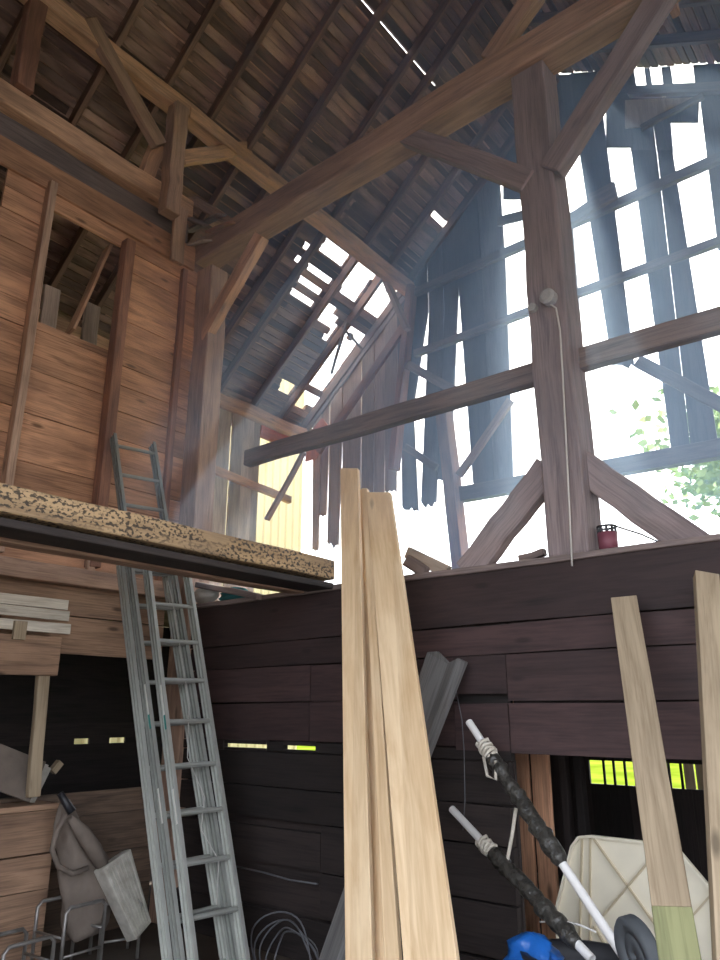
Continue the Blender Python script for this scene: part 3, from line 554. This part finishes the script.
# clutter at the left end of the plank wall
def blob(name, c, r, mat, label, cat, seed=1, parent=None, nu=18, nv=12, amp=.3):
    mb = MB(); rs = random.Random(seed); ph = [(rs.uniform(1, 5), rs.uniform(1, 5), rs.uniform(0, 6)) for _ in range(5)]
    c = V(c); b0 = 0
    for j in range(nv+1):
        for i in range(nu):
            th, fi = 2*math.pi*i/nu, math.pi*j/nv; k = 1+amp*.35*(math.sin(7*th+3*fi)*math.sin(5*fi+seed)+.6*math.sin(11*th-6*fi+seed)*math.sin(9*fi))+amp*sum(math.sin(a_*th+b__*fi*1.7+p_)*.35 for a_, b__, p_ in [(round(a_), b__, p_) for a_, b__, p_ in ph])*math.sin(fi)
            mb.v.append(c+V((r[0]*math.sin(fi)*math.cos(th)*k, r[1]*math.sin(fi)*math.sin(th)*k, r[2]*math.cos(fi)*(.9+.1*k))))
    for j in range(nv):
        for i in range(nu): i2 = (i+1) % nu; mb.face([j*nu+i, (j+1)*nu+i, (j+1)*nu+i2, j*nu+i2], [(0, 0)]*4, .5, 0, True)
    o = mb.build(name, mat, parent)
    return tag(o, label, cat)
cl = P(215, 592, 'y', YB-.12); blob('teal_cloth', (cl.x, YB+.10, 2.58), (.16, .08, .07), 'teal', 'crumpled teal cloth on the plank wall top right of the ladder', 'cloth', 3)
blob('pale_rag', (cl.x-.28, YB+.02, 2.60), (.14, .08, .08), 'rag', 'crumpled pale rag on the plank wall top next to the ladder rail', 'cloth', 5)
timber('board_offcut', P(200, 585, 'y', YB-.02), P(262, 597, 'y', YB-.02), .12, .05, 'timber_grey', 'grey offcut lying across the cloths at the left end of the plank wall', 'board', seg=3)
# ================================================================== LEANING NEW BOARDS
def lean_board(tl, tr, yt, bl, br, yb, Yt, Yb, th, mat, label, name, group=None, dz=0, cat='board', floor=True):
    a, b_, c, d = at(tl, yt, 'y', Yt), at(tr, yt, 'y', Yt), at(br, yb, 'y', Yb), at(bl, yb, 'y', Yb)
    if floor:
        ml, mr = d-a, c-b_; d = a+ml*((a.z-.01)/(-ml.z)); c = b_+mr*((b_.z-.01)/(-mr.z)); c.z = d.z = .01
    L_ = ((d-a)+(c-b_))*.5; W_ = (b_-a); n_ = L_.cross(W_).normalized()
    if n_.y < 0: n_ = -n_
    mb = MB(); mb.prism([a, b_, c, d], n_*th, grain=L_); o = mb.build(name, mat, bevel=.004)
    return tag(o, label, cat, group)
g_ = 'new sawn boards leaning on the plank wall'
lean_board(366, 390, 492, 403, 457, 960, 3.98, 2.90, .035, 'fresh', 'broadest new pale board, the rightmost of the leaning bundle in front', 'new_board', g_)
lean_board(340, 357.5, 468, 345, 372, 960, 4.10, 2.96, .035, 'fresh', 'leftmost new pale board of the leaning bundle, rising highest', 'new_board', g_)
lean_board(357, 367, 489, 366, 385, 960, 4.16, 3.04, .035, 'fresh', 'new board deepest between the others, showing an orange brown strip', 'new_board', g_)
lean_board(361.5, 367, 488, 384, 399, 960, 4.02, 2.95, .035, 'fresh', 'narrow new board standing between the left and the broadest one', 'new_board', g_)
# grey broken plank
a, b_ = P(427, 652, 'y', 4.08), P(465, 662, 'y', 4.08); c, d = P(348, 960, 'y', 3.25), P(318, 960, 'y', 3.25)
L_ = d-a; k = (a.z-.01)/(-L_.z); d2 = a+L_*k; L2 = c-b_; c2 = b_+L2*((b_.z-.01)/(-L2.z))
mb = MB(); m1 = a.lerp(b_, .25)+V((0, 0, .02)); m2 = a.lerp(b_, .55)-V((0, .0, .035)); m3 = a.lerp(b_, .8)-V((0, 0, -.01))
mb.prism([a, m1, m2, m3, b_, c2, d2], (0, .04, 0), grain=L_); tag(mb.build('grey_plank', 'grey', bevel=.004), 'wide grey weathered plank with a broken top leaning behind the new boards', 'board')
# two sticks of lumber at right
def stick(p_t, p_b, Yt, Yb, w, d, label, twist=(0, -1, 0)):
    t0 = at(*p_t, 'y', Yt); b0 = at(*p_b, 'y', Yb); dr = b0-t0; b0 = t0+dr*((t0.z-.0)/(-dr.z)); cut = t0.lerp(b0, .575 if 'greenish' in label else .99)
    e = empty('lumber_stick', (b0.x, b0.y, 0))
    mb = MB(); mb.beam(t0, cut, w, d, up=twist, seg=6, jit=.001); mb.build('upper_length', 'stud', e, bevel=.004)
    mb = MB(); mb.beam(cut, b0, w, d, up=twist, seg=2, jit=.001); o = mb.build('foot_length', 'treated', e, bevel=.004)
    tag(o, 'greenish lower length'); return tag(e, label, 'lumber', 'square lumber leaning on the plank wall')
stick((624, 600), (680, 960), 4.06, 2.90, .135, .055, 'leaning pale stick of lumber with greenish foot in front of the cream panel', twist=(.35, -1, 0))
stick((706, 576), (733, 960), 4.06, 2.90, .115, .06, 'leaning pale stick of lumber at the right edge of the photo', twist=(.5, -1, 0))
# ================================================================== LADDER
def ladder(name, b, t, label, zt, wl_, mat, RS, stickers=False):
    b = V(b); t = V(t); off = 0; zb = .02; dr = (t-b).normalized(); u = V((LUX, 1, .09)); u = (u-dr*u.dot(dr)).normalized(); nrm = dr.cross(u).normalized()
    if nrm.x > 0: nrm = -nrm
    S = lambda s_, w_, n_: b+dr*s_+u*w_+nrm*n_
    e = empty(name, S(0, wl_/2, off))
    for sgn, (wa) in (('l', 0), ('r', wl_)):
        mb = MB(); k = 1 if sgn == 'r' else -1
        # channel rail: web and two flanges
        mb.box(S(zb, wa-.002, off), dr*(zt-zb), u*.004, nrm*.088)
        for q in (0, .042, .082): mb.box(S(zb, wa-.014, off+q), dr*(zt-zb), u*.028, nrm*.007)
        r_ = mb.build('side_rail', mat, e, bevel=.0015)
        s_ = zb+RS
        while s_ < zt-.1:
            mb = MB(); mb.tube([S(s_, wa-.006, off+.037), S(s_, wa+.008, off+.037)], .013, n=8); mb.build('rivet', 'alud', r_); s_ += .305
    s_ = zb+RS; 
    while s_ < zt-.05:
        mb = MB(); mb.tube([S(s_, .0, off+.037), S(s_, wl_, off+.037)], .0165, n=8, smooth=False); mb.build('rung', mat, e); s_ += .305
    if stickers:
        for (s1_, w1_, n1_, h_, mt, nm_) in ((1.62, -.003, off+.018, .10, 'label_g', 'green_sticker'), (1.72, -.003, off+.018, .22, 'label_w', 'warning_sticker'), (1.0, -.003, off+.018, .22, 'label_w', 'warning_sticker')):
            mb = MB(); mb.box(S(s1_, w1_-.0025, n1_), dr*h_, u*.002, nrm*.045); mb.build(nm_, mt, e)
    for wa in (0, wl_): mb = MB(); mb.box(S(zb-.01, wa-.02, off-.01), dr*.05, u*.04, nrm*.09); mb.build('foot_pad', 'dark', e)
    return tag(e, label, 'ladder')
ladder('extension_ladder', (-3.815, 3.254, 0), (-4.75, 3.364, 2.387), 'front aluminium ladder of the nested stack, ending behind the mould spotted beam', 3.02, .35, 'alu', .13, True)
ladder('extension_ladder', (-3.91, 3.235, 0), (-5.40, 3.30, 3.85), 'tallest aluminium ladder of the stack, rising above the mould spotted beam', 4.20, .37, 'alud', .105, True)
ladder('extension_ladder', (-4.005, 3.215, 0), (-5.49, 3.28, 3.85), 'rearmost aluminium ladder of the stack, hidden mostly by the other two', 2.95, .39, 'alu', .105)
bb = V((-3.815, 3.254, 0)); tt = V((-4.75, 3.364, 2.387)); dr = (tt-bb).normalized(); u = V((LUX, 1, .09)); u = (u-dr*u.dot(dr)).normalized(); nn = dr.cross(u).normalized(); nn = -nn if nn.x > 0 else nn
mb = MB(); mb.tube([bb+dr*s_+u*w_+nn*(.03) for s_, w_ in ((2.8, .16), (2.6, .18), (1.8, .2), (1.42, .13), (1.15, .22), (.95, .16), (.75, .26), (.5, .2))], .003, n=6)
tag(mb.build('ladder_rope', 'wire_l'), 'thin pull rope hanging down between the ladder rails', 'rope')
# ================================================================== LEFT LOWER AREA
XS = -5.3
def yx(px, py, x=XS): return at(px, py, 'x', x)
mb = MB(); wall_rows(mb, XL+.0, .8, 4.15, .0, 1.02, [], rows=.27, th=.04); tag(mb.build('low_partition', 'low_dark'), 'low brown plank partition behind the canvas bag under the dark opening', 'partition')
e = yx(47, 900).y
mb = MB(); wall_rows(mb, XS, .8, e, .0, .955, [], rows=.24, th=.04); mb.box((XS-.28, .8, .955), (0, e-.8, 0), (.30, 0, 0), (0, 0, .035)); tag(mb.build('plank_bin', 'siding_lo'), 'brown plank bin front at the lower left edge with a grey top ledge', 'bin')
timber('beam_2', (XL+.02, .3, 2.655), (XL+.02, 4.1, 2.655), .14, .14, 'timber', 'brown horizontal beam of the left wall just under the upper siding', 'beam', seg=8).name = 'lower_wall_beam'
mb = MB()
wall_rows(mb, XL-.02, .3, 4.1, 2.05, 2.585, [], rows=.28); tag(mb.build('header_planks', 'siding_lo'), 'brown header planks above the dark opening behind the ladder', 'planks')
y66 = yx(66, 620).y
mb = MB()
for k, z in enumerate((2.42, 2.34, 2.245)): mb.box((XS-.02, .8, z-.075), (0, y66-.8+.02*k, 0), (.03, 0, 0), (0, 0, .072), seg=3, jit=.003)
tag(mb.build('pale_boards', 'pale'), 'pale weathered narrow boards stacked edgewise above the upright stud at left', 'boards')
timber('wide_header', (XS, .8, 2.00), (XS, y66-.02, 2.00), .04, .28, 'siding_lo', 'wide brown board directly above the upright stud at the left edge', 'board', seg=5)
mb = MB(); mb.box((XS+.015, yx(12, 625).y, 2.10), (0, 0, .13), (0, .09, 0), (.03, 0, 0)); tag(mb.build('wood_cleat', 'stud'), 'tiny wooden cleat nailed onto the boards at the left edge', 'cleat')
timber('upright_stud', yx(33, 797, XS-.05), yx(43, 672, XS-.05), .09, .05, 'stud', 'pale upright stud between the bin ledge and the wide header board', 'stud', up=(1, 0, 0), seg=3)
timber('short_strut', yx(108/1.0-18, 552, XL+.06), yx(90, 588, XL+.06), .07, .05, 'timber', 'short upright block between the beams left of the ladder', 'block', up=(1, 0, 0), seg=2)
# stored panels left
for i, (dy_, tl_) in enumerate(((0, 'frontmost'), (.06, 'middle'), (.12, 'rearmost'))):
    a_ = yx(2+3*i, 792, XS-.12-.05*i); b__ = yx(20+3*i, 752+3*i, XS-.25-.05*i)
    mb = MB(); mb.beam(a_, b__, .012, .40, up=(0, 1, .2)); tag(mb.build('stored_pane', 'chip' if i else 'canvas'), 'thin flat panel leaning on the bin ledge at the left edge, %s of three' % tl_, 'panel', 'panels stored behind the stud')
mb = MB(); mb.beam(yx(52, 772, XS-.3), yx(60, 762, XS-.3), .05, .05); tag(mb.build('wood_block', 'stud'), 'small block of wood peeking out behind the upright stud', 'block')
# canvas bag (hanging, folded)
def canvas():
    e_ = empty('canvas_bag', yx(80, 900, -5.0)+V((0, 0, -.3))); mb = MB()
    path = [(66, 800, .03), (66, 812, .06), (72, 830, .13), (80, 850, .17), (86, 872, .19), (90, 892, .20), (88, 915, .17), (84, 940, .15)]
    n_ = 26
    for j, (a_, b__, r_) in enumerate(path):
        c_ = yx(a_, b__, -5.15+.02*j)
        for k in range(n_):
            th = 2*math.pi*k/n_; rr = r_*(1+.16*math.sin(3*th+j*1.3)+.12*math.sin(5*th-j*.9)+.07*math.sin(8*th+j*2.1)); mb.v.append(c_+V((math.cos(th)*rr*.6, math.sin(th)*rr, .03*math.sin(2*th+j))))
    for j in range(len(path)-1):
        for k in range(n_): k2 = (k+1) % n_; mb.face([j*n_+k, j*n_+k2, (j+1)*n_+k2, (j+1)*n_+k], [(0, 0)]*4, .5, 0, True)
    mb.face(list(range(n_))[::-1], [(0, 0)]*n_); b0 = (len(path)-1)*n_; mb.face([b0+k for k in range(n_)], [(0, 0)]*n_)
    o = mb.build('bag_body', 'canvas', e_); s_ = o.modifiers.new('smooth', 'SUBSURF'); s_.levels = s_.render_levels = 1
    mb = MB(); mb.tube([yx(60, 793, -5.02), yx(66, 803, -5.0), yx(72, 812, -4.98)], [.022, .026, .03], n=8); mb.build('dark_handle', 'dark', e_)
    mb = MB(); pts = [yx(a_, b__, -4.93) for a_, b__ in ((66, 815), (56, 832), (52, 850), (58, 866), (72, 874), (88, 868))]; mb.tube(pts, .018, n=8); mb.build('strap', 'canvas', e_)
    mb = MB(); pts = [yx(a_, b__, -4.95) for a_, b__ in ((70, 818), (82, 832), (94, 850), (104, 868))]; mb.tube(pts, [.02, .05, .055, .04], n=10); mb.build('folded_flap', 'canvas', e_)
    return tag(e_, 'crumpled brown canvas bag with dark handle hanging against the low partition', 'bag')
canvas()
# tube frames
def tube_frame(base, w, d, h, ang, label, lean=0.0):
    e_ = empty('metal_frame_stool', base); ca, sa = math.cos(ang), math.sin(ang); X_ = V((ca, sa, 0)); Y2 = V((-sa, ca, 0)); b_ = V(base)
    for k, q in (('front', 0), ('rear', 1)):
        mb = MB(); o_ = b_+Y2*d*q; mb.tube([o_, o_+V((0, 0, h-.03)), o_+V((0, 0, h))+X_*.03, o_+X_*(w-.03)+V((0, 0, h)), o_+X_*w+V((0, 0, h-.03)), o_+X_*w], .012, n=8); mb.build('leg_loop', 'steel', e_)
    for (q, z) in ((0, .3), (1, .3)):
        mb = MB(); mb.tube([b_+X_*w*q+V((0, 0, z*h*2)), b_+X_*w*q+Y2*d+V((0, 0, z*h*2))], .009, n=8); mb.build('side_bar', 'steel', e_)
    mb = MB(); mb.tube([b_+V((0, 0, h*.35)), b_+X_*w+V((0, 0, h*.35))], .009, n=8); mb.build('cross_bar', 'steel', e_)
    return tag(e_, label, 'stool frame', 'bare metal stool frames')
tube_frame((-4.78, 2.92, 0), .30, .30, .42, math.radians(95), 'bare metal stool frame with its top bar below the canvas bag')
tube_frame((-4.55, 2.42, 0), .32, .28, .34, math.radians(95), 'lower bare metal stool frame nearest the lower left corner')
tube_frame((-4.95, 3.30, 0), .26, .26, .36, math.radians(70), 'dim metal stool frame behind the others beside the white ribbed panel')
# white ribbed panel
def ribbed():
    a_, b__, c_, d_ = yx(103, 868, -4.88), yx(131, 848, -4.95), yx(152, 922, -4.85), yx(137, 940, -4.78)
    e_ = empty('ribbed_box', (a_+c_)/2); ux = b__-a_; uy = d_-a_; n_ = ux.cross(uy).normalized(); n_ = n_ if n_.x > 0 else -n_
    mb = MB(); mb.prism([a_, b__, c_, d_], -n_*.10, grain=uy); mb.build('housing', 'chip', e_, bevel=.01)
    mb = MB()
    for k in range(7):
        t_ = (k+.7)/7.6; p_ = a_.lerp(b__, t_); q_ = d_.lerp(c_, t_); mb.beam(p_.lerp(q_, .04)+n_*.004, p_.lerp(q_, .96)+n_*.004, .012, .010, up=n_)
    mb.build('ribs', 'chip', e_)
    return tag(e_, 'chipped white ribbed metal box leaning between the canvas bag and the ladder', 'metal box')
ribbed()
# cable coil
cc = P(292, 945, 'y', 3.95); e_ = empty('cable_coil', cc)
for k in range(5):
    mb = MB(); r_ = .17+.022*k; c_ = cc+V((R.uniform(-.03, .03), -.02*k, R.uniform(-.03, .03)-.08)); mb.tube([c_+V((math.cos(t_*math.pi/18)*r_*(1.1), .03*math.sin(t_*.5+k), math.sin(t_*math.pi/18)*r_)) for t_ in range(37)], .0055, n=6, caps=False); mb.build('loop', 'wire', e_)
tag(e_, 'loose coil of grey cable against the dark wall left of the new boards', 'cable')
mb = MB(); mb.tube([P(a_, b__, 'y', YB-.02) for a_, b__ in ((234, 866), (262, 872), (290, 880), (318, 884))], .006, n=6); tag(mb.build('thin_cable', 'wire'), 'single thin cable along the dark wall above the cable coil', 'cable')
# ================================================================== RIGHT LOWER AREA
for i, (a_, b__, lab) in enumerate(((511, 532, 'left of the two brown upright boards in the opening behind the pipes'), (533, 553, 'right of the two brown upright boards in the opening behind the pipes'))):
    x0_, x1_ = at(a_, 800, 'y', 4.9).x, at(b__, 800, 'y', 4.9).x
    timber('upright_board', ((x0_+x1_)/2, 4.9, 0), ((x0_+x1_)/2, 4.9, 1.9), x1_-x0_-.01, .03, 'siding', lab, 'board', 'brown upright boards in the opening', up=(0, 1, 0), seg=4)
for a_, lab in ((566, 'black upright post right of the brown boards in the dark opening'), (582, 'second black upright post left of the bright slot')):
    x0_ = at(a_, 800, 'y', 5.4).x; timber('dark_post', (x0_, 5.4, 0), (x0_, 5.4, 2.3), .06, .08, 'plank_low', lab, 'post', up=(0, 1, 0), seg=4)
# loft floor above the opening behind the plank wall keeps it dark
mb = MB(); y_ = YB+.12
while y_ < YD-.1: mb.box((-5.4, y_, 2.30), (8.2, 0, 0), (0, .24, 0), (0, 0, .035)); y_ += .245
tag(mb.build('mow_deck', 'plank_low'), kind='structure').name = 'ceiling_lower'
# cream octagonal panel with ribs
def cream():
    YT = 4.62; tp = [(573, 846), (580, 837), (592, 836), (655, 843), (680, 851), (712, 889), (714, 905)]
    top = [at(a_, b__, 'y', YT) for a_, b__ in tp]; lf = [at(556, 915, 'y', YT)]
    e_ = empty('cream_panel', (top[2].x+.3, YT, 0)); zc_ = .50
    xs_l = lf[0].x; xr = top[-1].x
    pts = top+[V((xr, YT, .30)), V((xr-.12, YT, .05)), V((xs_l+.18, YT, .02)), V((xs_l+.02, YT, .20))]+lf
    mb = MB(); mb.prism(pts, (0, .03, 0), grain=(0, 0, 1)); mb.build('panel', 'cream', e_, bevel=.008)
    mb = MB(); n_ = len(pts)
    for i in range(n_): mb.beam(pts[i]+V((0, -.012, 0)), pts[(i+1) % n_]+V((0, -.012, 0)), .014, .03, up=(0, 1, 0))
    mb.build('rim', 'cream', e_)
    f = lambda a_, b__: at(a_, b__, 'y', YT-.008)
    for (p_, q_) in (((582, 838), (579, 958)), ((590, 838), (590, 958)), ((593, 838), (672, 948)), ((658, 850), (598, 922)), ((710, 896), (640, 975)), ((672, 948), (700, 990)), ((594, 926), (630, 990)), ((672, 940), (656, 985))):
        mb = MB(); mb.beam(f(*p_), f(*q_), .010, .018, up=(0, 1, 0)); mb.build('rib', 'creamrib', e_)
    return tag(e_, 'cream plastic panel with clipped corners and crossing ribs standing in the opening', 'panel')
cream()
# tub, wheel, tarp
tb = empty('black_tub', (-1.62, 3.60, 0)); mb = MB(); n_ = 24; prof = [(.20, 0), (.25, .02), (.29, .52), (.31, .54), (.31, .56), (.28, .56), (.26, .5), (.23, .05), (.0, .04)]
for (r_, z_) in prof:
    for k in range(n_): th = 2*math.pi*k/n_; mb.v.append(V((-1.62+r_*math.cos(th), 3.60+r_*.8*math.sin(th), z_)))
for j in range(len(prof)-1):
    for k in range(n_): k2 = (k+1) % n_; mb.face([j*n_+k, j*n_+k2, (j+1)*n_+k2, (j+1)*n_+k], [(0, 0)]*4, .5, 0, True)
mb.build('tub_body', 'dark', tb); tag(tb, 'black round tub at the bottom edge holding the wrapped white pipes', 'tub')
wc = at(639, 955, 'y', 3.30); e_ = empty('cart_disc', wc)
ax_ = (RT*.96+FW*.22+UP*.10).normalized(); s1 = ax_.cross(V((0, 0, 1))).normalized(); s2 = s1.cross(ax_)
def ring(mb, c_, rs, offs, n=28):
    b0 = len(mb.v)
    for r_, o_ in zip(rs, offs):
        for k in range(n): th = 2*math.pi*k/n; mb.v.append(c_+ax_*o_+s1*math.cos(th)*r_+s2*math.sin(th)*r_)
    m_ = len(rs)
    for j in range(m_):
        for k in range(n): k2 = (k+1) % n; mb.face([b0+j*n+k, b0+j*n+k2, b0+((j+1) % m_)*n+k2, b0+((j+1) % m_)*n+k], [(0, 0)]*4, .5, 0, True)
mb = MB(); ring(mb, wc, [.08, .13, .14, .14, .13, .08], [-.02, -.03, -.02, .02, .03, .02]); mb.build('tyre', 'rubber', e_)
mb = MB(); ring(mb, wc, [.015, .085, .085, .015], [-.022, -.012, .012, .022]); mb.build('hub', 'rubber', e_)
tag(e_, 'grey rubber wheel at the bottom edge in front of the cream panel', 'wheel')
tp_ = P(533, 962, 'y', 3.55); blob('blue_tarp', tp_, (.13, .10, .12), 'blue', 'crumpled bright blue tarp at the bottom edge under the wrapped pipes', 'tarp', 11, nu=26, nv=18, amp=.35)
blob('tarp_bag', (tp_.x+.02, tp_.y+.02, .2), (.2, .14, .22), 'dark', 'black sack below the blue tarp at the bottom edge', 'sack', 4)
# pipes
def pipe(p_t, p_b, Yt, Yb, w0, w1, label, seed):
    t0, b0 = at(*p_t, 'y', Yt), at(*p_b, 'y', Yb); e_ = empty('white_pipe', b0); f = lambda s_: t0.lerp(b0, s_); rs = random.Random(seed)
    mb = MB(); ext = b0+(b0-t0)*.04; mb.tube([t0, ext], .0215, n=16, caps=False); dd_ = (b0-t0).normalized()
    mb.tube([t0+dd_*.03, t0+dd_*.031], .0214, n=16); mb.build('pipe', 'white_plastic', e_)
    pts = []; rr = []; n_ = 26
    for k in range(n_+1): pts.append(f(w0+(w1-w0)*k/n_)+V((rs.uniform(-.006, .006), rs.uniform(-.006, .006), rs.uniform(-.006, .006)))); rr.append(.04+rs.uniform(-.009, .009) if 0 < k < n_ else .027)
    mb = MB(); mb.tube(pts, rr, n=14); mb.build('black_wrapping', 'black', e_)
    return tag(e_, label, 'pipe', 'white pipes wrapped in black'), f, dd_
_, f1, d1 = pipe((469, 722), (618, 948), 4.02, 3.55, .19, .70, 'upper white pipe with black wrapping and a thick rope knot near its top', 1)
_, f2, d2 = pipe((452, 809), (585, 952), 4.02, 3.62, .36, .96, 'lower white pipe with black wrapping, parallel below the other', 2)
def coil(mb, f, d, s0, s1_, turns, r_, th=.009, wob=.006):
    a_ = d.cross(V((0, 0, 1))).normalized(); b__ = d.cross(a_); n_ = turns*14; rs = random.Random(3)
    mb.tube([f(s0+(s1_-s0)*k/n_)+(a_*math.cos(k*2*math.pi/14)+b__*math.sin(k*2*math.pi/14))*(r_+rs.uniform(-wob, wob)) for k in range(n_+1)], th, n=7)
rp = empty('tying_rope', f1(.17))
mb = MB(); coil(mb, f1, d1, .12, .21, 5, .035, .010); mb.build('upper_knot', 'rope', rp)
mb = MB(); coil(mb, f2, d2, .27, .36, 4, .033, .010); mb.build('lower_knot', 'rope', rp)
mb = MB(); mb.tube([f1(.2)+V((-.03, -.04, .0)), f1(.27)+V((-.05, -.06, -.03)), f1(.3)+V((-.02, -.06, -.02)), f1(.2)+V((.05, -.05, -.02))], .009, n=7); mb.build('loop', 'rope', rp)
mb = MB(); mb.tube([at(516, 808, 'y', 3.88), at(512, 835, 'y', 3.86), at(507, 862, 'y', 3.84), at(505, 872, 'y', 3.84)], .010, n=7); mb.build('strand', 'rope', rp)
tag(rp, 'off white rope knotted around both white pipes and hanging between them', 'rope')
mb = MB(); mb.tube([at(a_, b__, 'y', 3.7) for a_, b__ in ((540, 922), (560, 920), (580, 925), (596, 932))], .005, n=6); tag(mb.build('tie_wire', 'wire_l'), 'thin wire end sticking out from the lower wrapped pipe', 'wire')
mb = MB(); mb.tube([P(a_, b__, 'y', YB-.02) for a_, b__ in ((456, 690), (462, 720), (464, 750), (465, 800), (463, 830))], .003, n=6); tag(mb.build('hanging_wire', 'wire'), 'hair thin wire hanging on the plank wall left of the pipe tops', 'wire')
# ================================================================== OUTSIDE
XM = -9.8
ym = at(303, 480, 'x', XM).y; zm = at(296, 378, 'x', XM).z
e_ = empty('metal_shed', (XM-1.5, (ym+1)/2, 0)); mb = MB(); y_ = 1.0; pts = []
while y_ < ym-.001:
    for (dy_, dx_) in ((0, 0), (.03, .02), (.06, .02), (.09, 0)): pts.append((y_+dy_, dx_))
    y_ += .19
pts = [q for q in pts if q[0] < ym]+[(ym, 0)]
for i, (yy, dx_) in enumerate(pts): mb.v += [V((XM+dx_, yy, -.2)), V((XM+dx_, yy, zm))]
for i in range(len(pts)-1): mb.face([2*i, 2*i+2, 2*i+3, 2*i+1], [(0, 0)]*4)
b0 = len(mb.v); mb.v += [V((XM-3, ym, -.2)), V((XM-3, ym, zm+.0)), V((XM-3, 1, -.2)), V((XM-3, 1, zm))]; l_ = 2*(len(pts)-1)
mb.face([l_, b0, b0+1, l_+1], [(0, 0)]*4); mb.face([b0+2, 0, 1, b0+3], [(0, 0)]*4); mb.face([b0, b0+2, b0+3, b0+1], [(0, 0)]*4); mb.build('metal_siding', 'yellow', e_)
mb = MB(); mb.box((XM-3.1, .9, zm), (0, ym-.9, 0), (3.12, 0, 0), (0, 0, .06)); mb.build('roof', 'metal_roof', e_)
tag(e_, 'pale yellow corrugated metal wall of a neighbouring shed seen through the missing boards', 'shed')
def tree(base, h, cr, label, seed, nleaf=16000, ls=.24):
    rs = random.Random(seed); b_ = V(base); e_ = empty('tree', b_); mb = MB()
    mb.tube([b_, b_+V((.1, 0, h*.3)), b_+V((-.1, .1, h*.6)), b_+V((0, 0, h*.85))], [.22, .18, .12, .05], n=10); mb.build('trunk', 'bark', e_)
    tips = []
    mb = MB()
    for k in range(22):
        s_ = b_+V((0, 0, h*rs.uniform(.22, .8))); th = rs.uniform(0, 6.28); ln = cr*rs.uniform(.6, 1.0); tip = s_+V((math.cos(th)*ln, math.sin(th)*ln, rs.uniform(.1, .5)*ln)); mid = s_.lerp(tip, .5)+V((0, 0, .2)); mb.tube([s_, mid, tip], [.06, .035, .012], n=6); tips += [mid, tip, mid.lerp(tip, .5)]
    mb.build('branches', 'bark', e_)
    mb = MB()
    for k in range(nleaf):
        c_ = rs.choice(tips)+V((rs.gauss(0, .42), rs.gauss(0, .42), rs.gauss(0, .34))); a_ = V((rs.gauss(0, 1), rs.gauss(0, 1), rs.gauss(0, .6))).normalized()*ls*rs.uniform(.6, 1.1); q_ = a_.cross(V((rs.gauss(0, 1), rs.gauss(0, 1), rs.gauss(0, 1)))).normalized()*ls*.32
        i0 = len(mb.v); mb.v += [c_-a_*.5, c_+q_, c_+a_*.5, c_-q_]; mb.face([i0, i0+1, i0+2, i0+3], [(0, 0)]*4, rs.random())
    o = mb.build('leaves', 'leaf', e_); o['kind'] = 'stuff'
    return tag(e_, label, 'tree')
tb0 = at(728, 600, 'y', 15); tree((tb0.x+1.25, 15.4, -.2), 8.6, 2.0, 'leafy bright green tree beyond the right side of the gable', 5)
# added bluish volume standing in for lens glare before the gable
hz = bpy.data.materials.new('glare_veil'); hz.use_nodes = True; nt = hz.node_tree; nt.nodes.remove(nt.nodes['Principled BSDF']); vs = nt.nodes.new('ShaderNodeVolumeScatter')
vs.inputs['Color'].default_value = (.42, .64, 1, 1); vs.inputs['Density'].default_value = HAZE; vs.inputs['Anisotropy'].default_value = .35; nt.links.new(vs.outputs[0], nt.nodes['Material Output'].inputs['Volume']); M['haze'] = hz
mb = MB(); ps = [(-5.45, 2.6), (3.1, 2.6), (3.1, 6.0), (RIDX, 9.55), (-5.45, 7.35)]; mb.prism([V((a_, 2.9, b__)) for a_, b__ in ps], (0, 4.9, 0)); o = mb.build('glare_haze', 'haze'); tag(o, 'bluish haze volume added for lens glare under the roof before the gable', 'haze', kind='stuff'); o.display_type = 'WIRE'
# ================================================================== CAMERA, LIGHT, WORLD
cam = bpy.data.cameras.new('camera'); co = bpy.data.objects.new('camera', cam); C.objects.link(co); co.location = EYE
co.matrix_world = Matrix(((RT.x, UP.x, -FW.x, EYE.x), (RT.y, UP.y, -FW.y, EYE.y), (RT.z, UP.z, -FW.z, EYE.z), (0, 0, 0, 1)))
cam.sensor_fit = 'VERTICAL'; cam.sensor_height = 24; cam.lens = FPX/960*24; cam.clip_start = .05; cam.clip_end = 500
sc = bpy.context.scene; sc.camera = co
w = bpy.data.worlds.new('sky'); sc.world = w; w.use_nodes = True; bg = w.node_tree.nodes['Background']; bg.inputs[0].default_value = (.88, .94, 1.06, 1); bg.inputs[1].default_value = 3.3
sun = bpy.data.lights.new('sun', 'SUN'); sun.energy = 6; sun.color = (1, .95, .86); sun.angle = .01; so = bpy.data.objects.new('sun', sun); C.objects.link(so)
sd = V((.25, -.62, -.74)); so.rotation_euler = sd.to_track_quat('-Z', 'Y').to_euler(); so.location = (0, 12, 14)
sc.view_settings.view_transform = 'Standard'; sc.view_settings.look = 'None'; sc.view_settings.gamma = 1; sc.view_settings.exposure = 0.78; sc.view_settings.use_curve_mapping = False
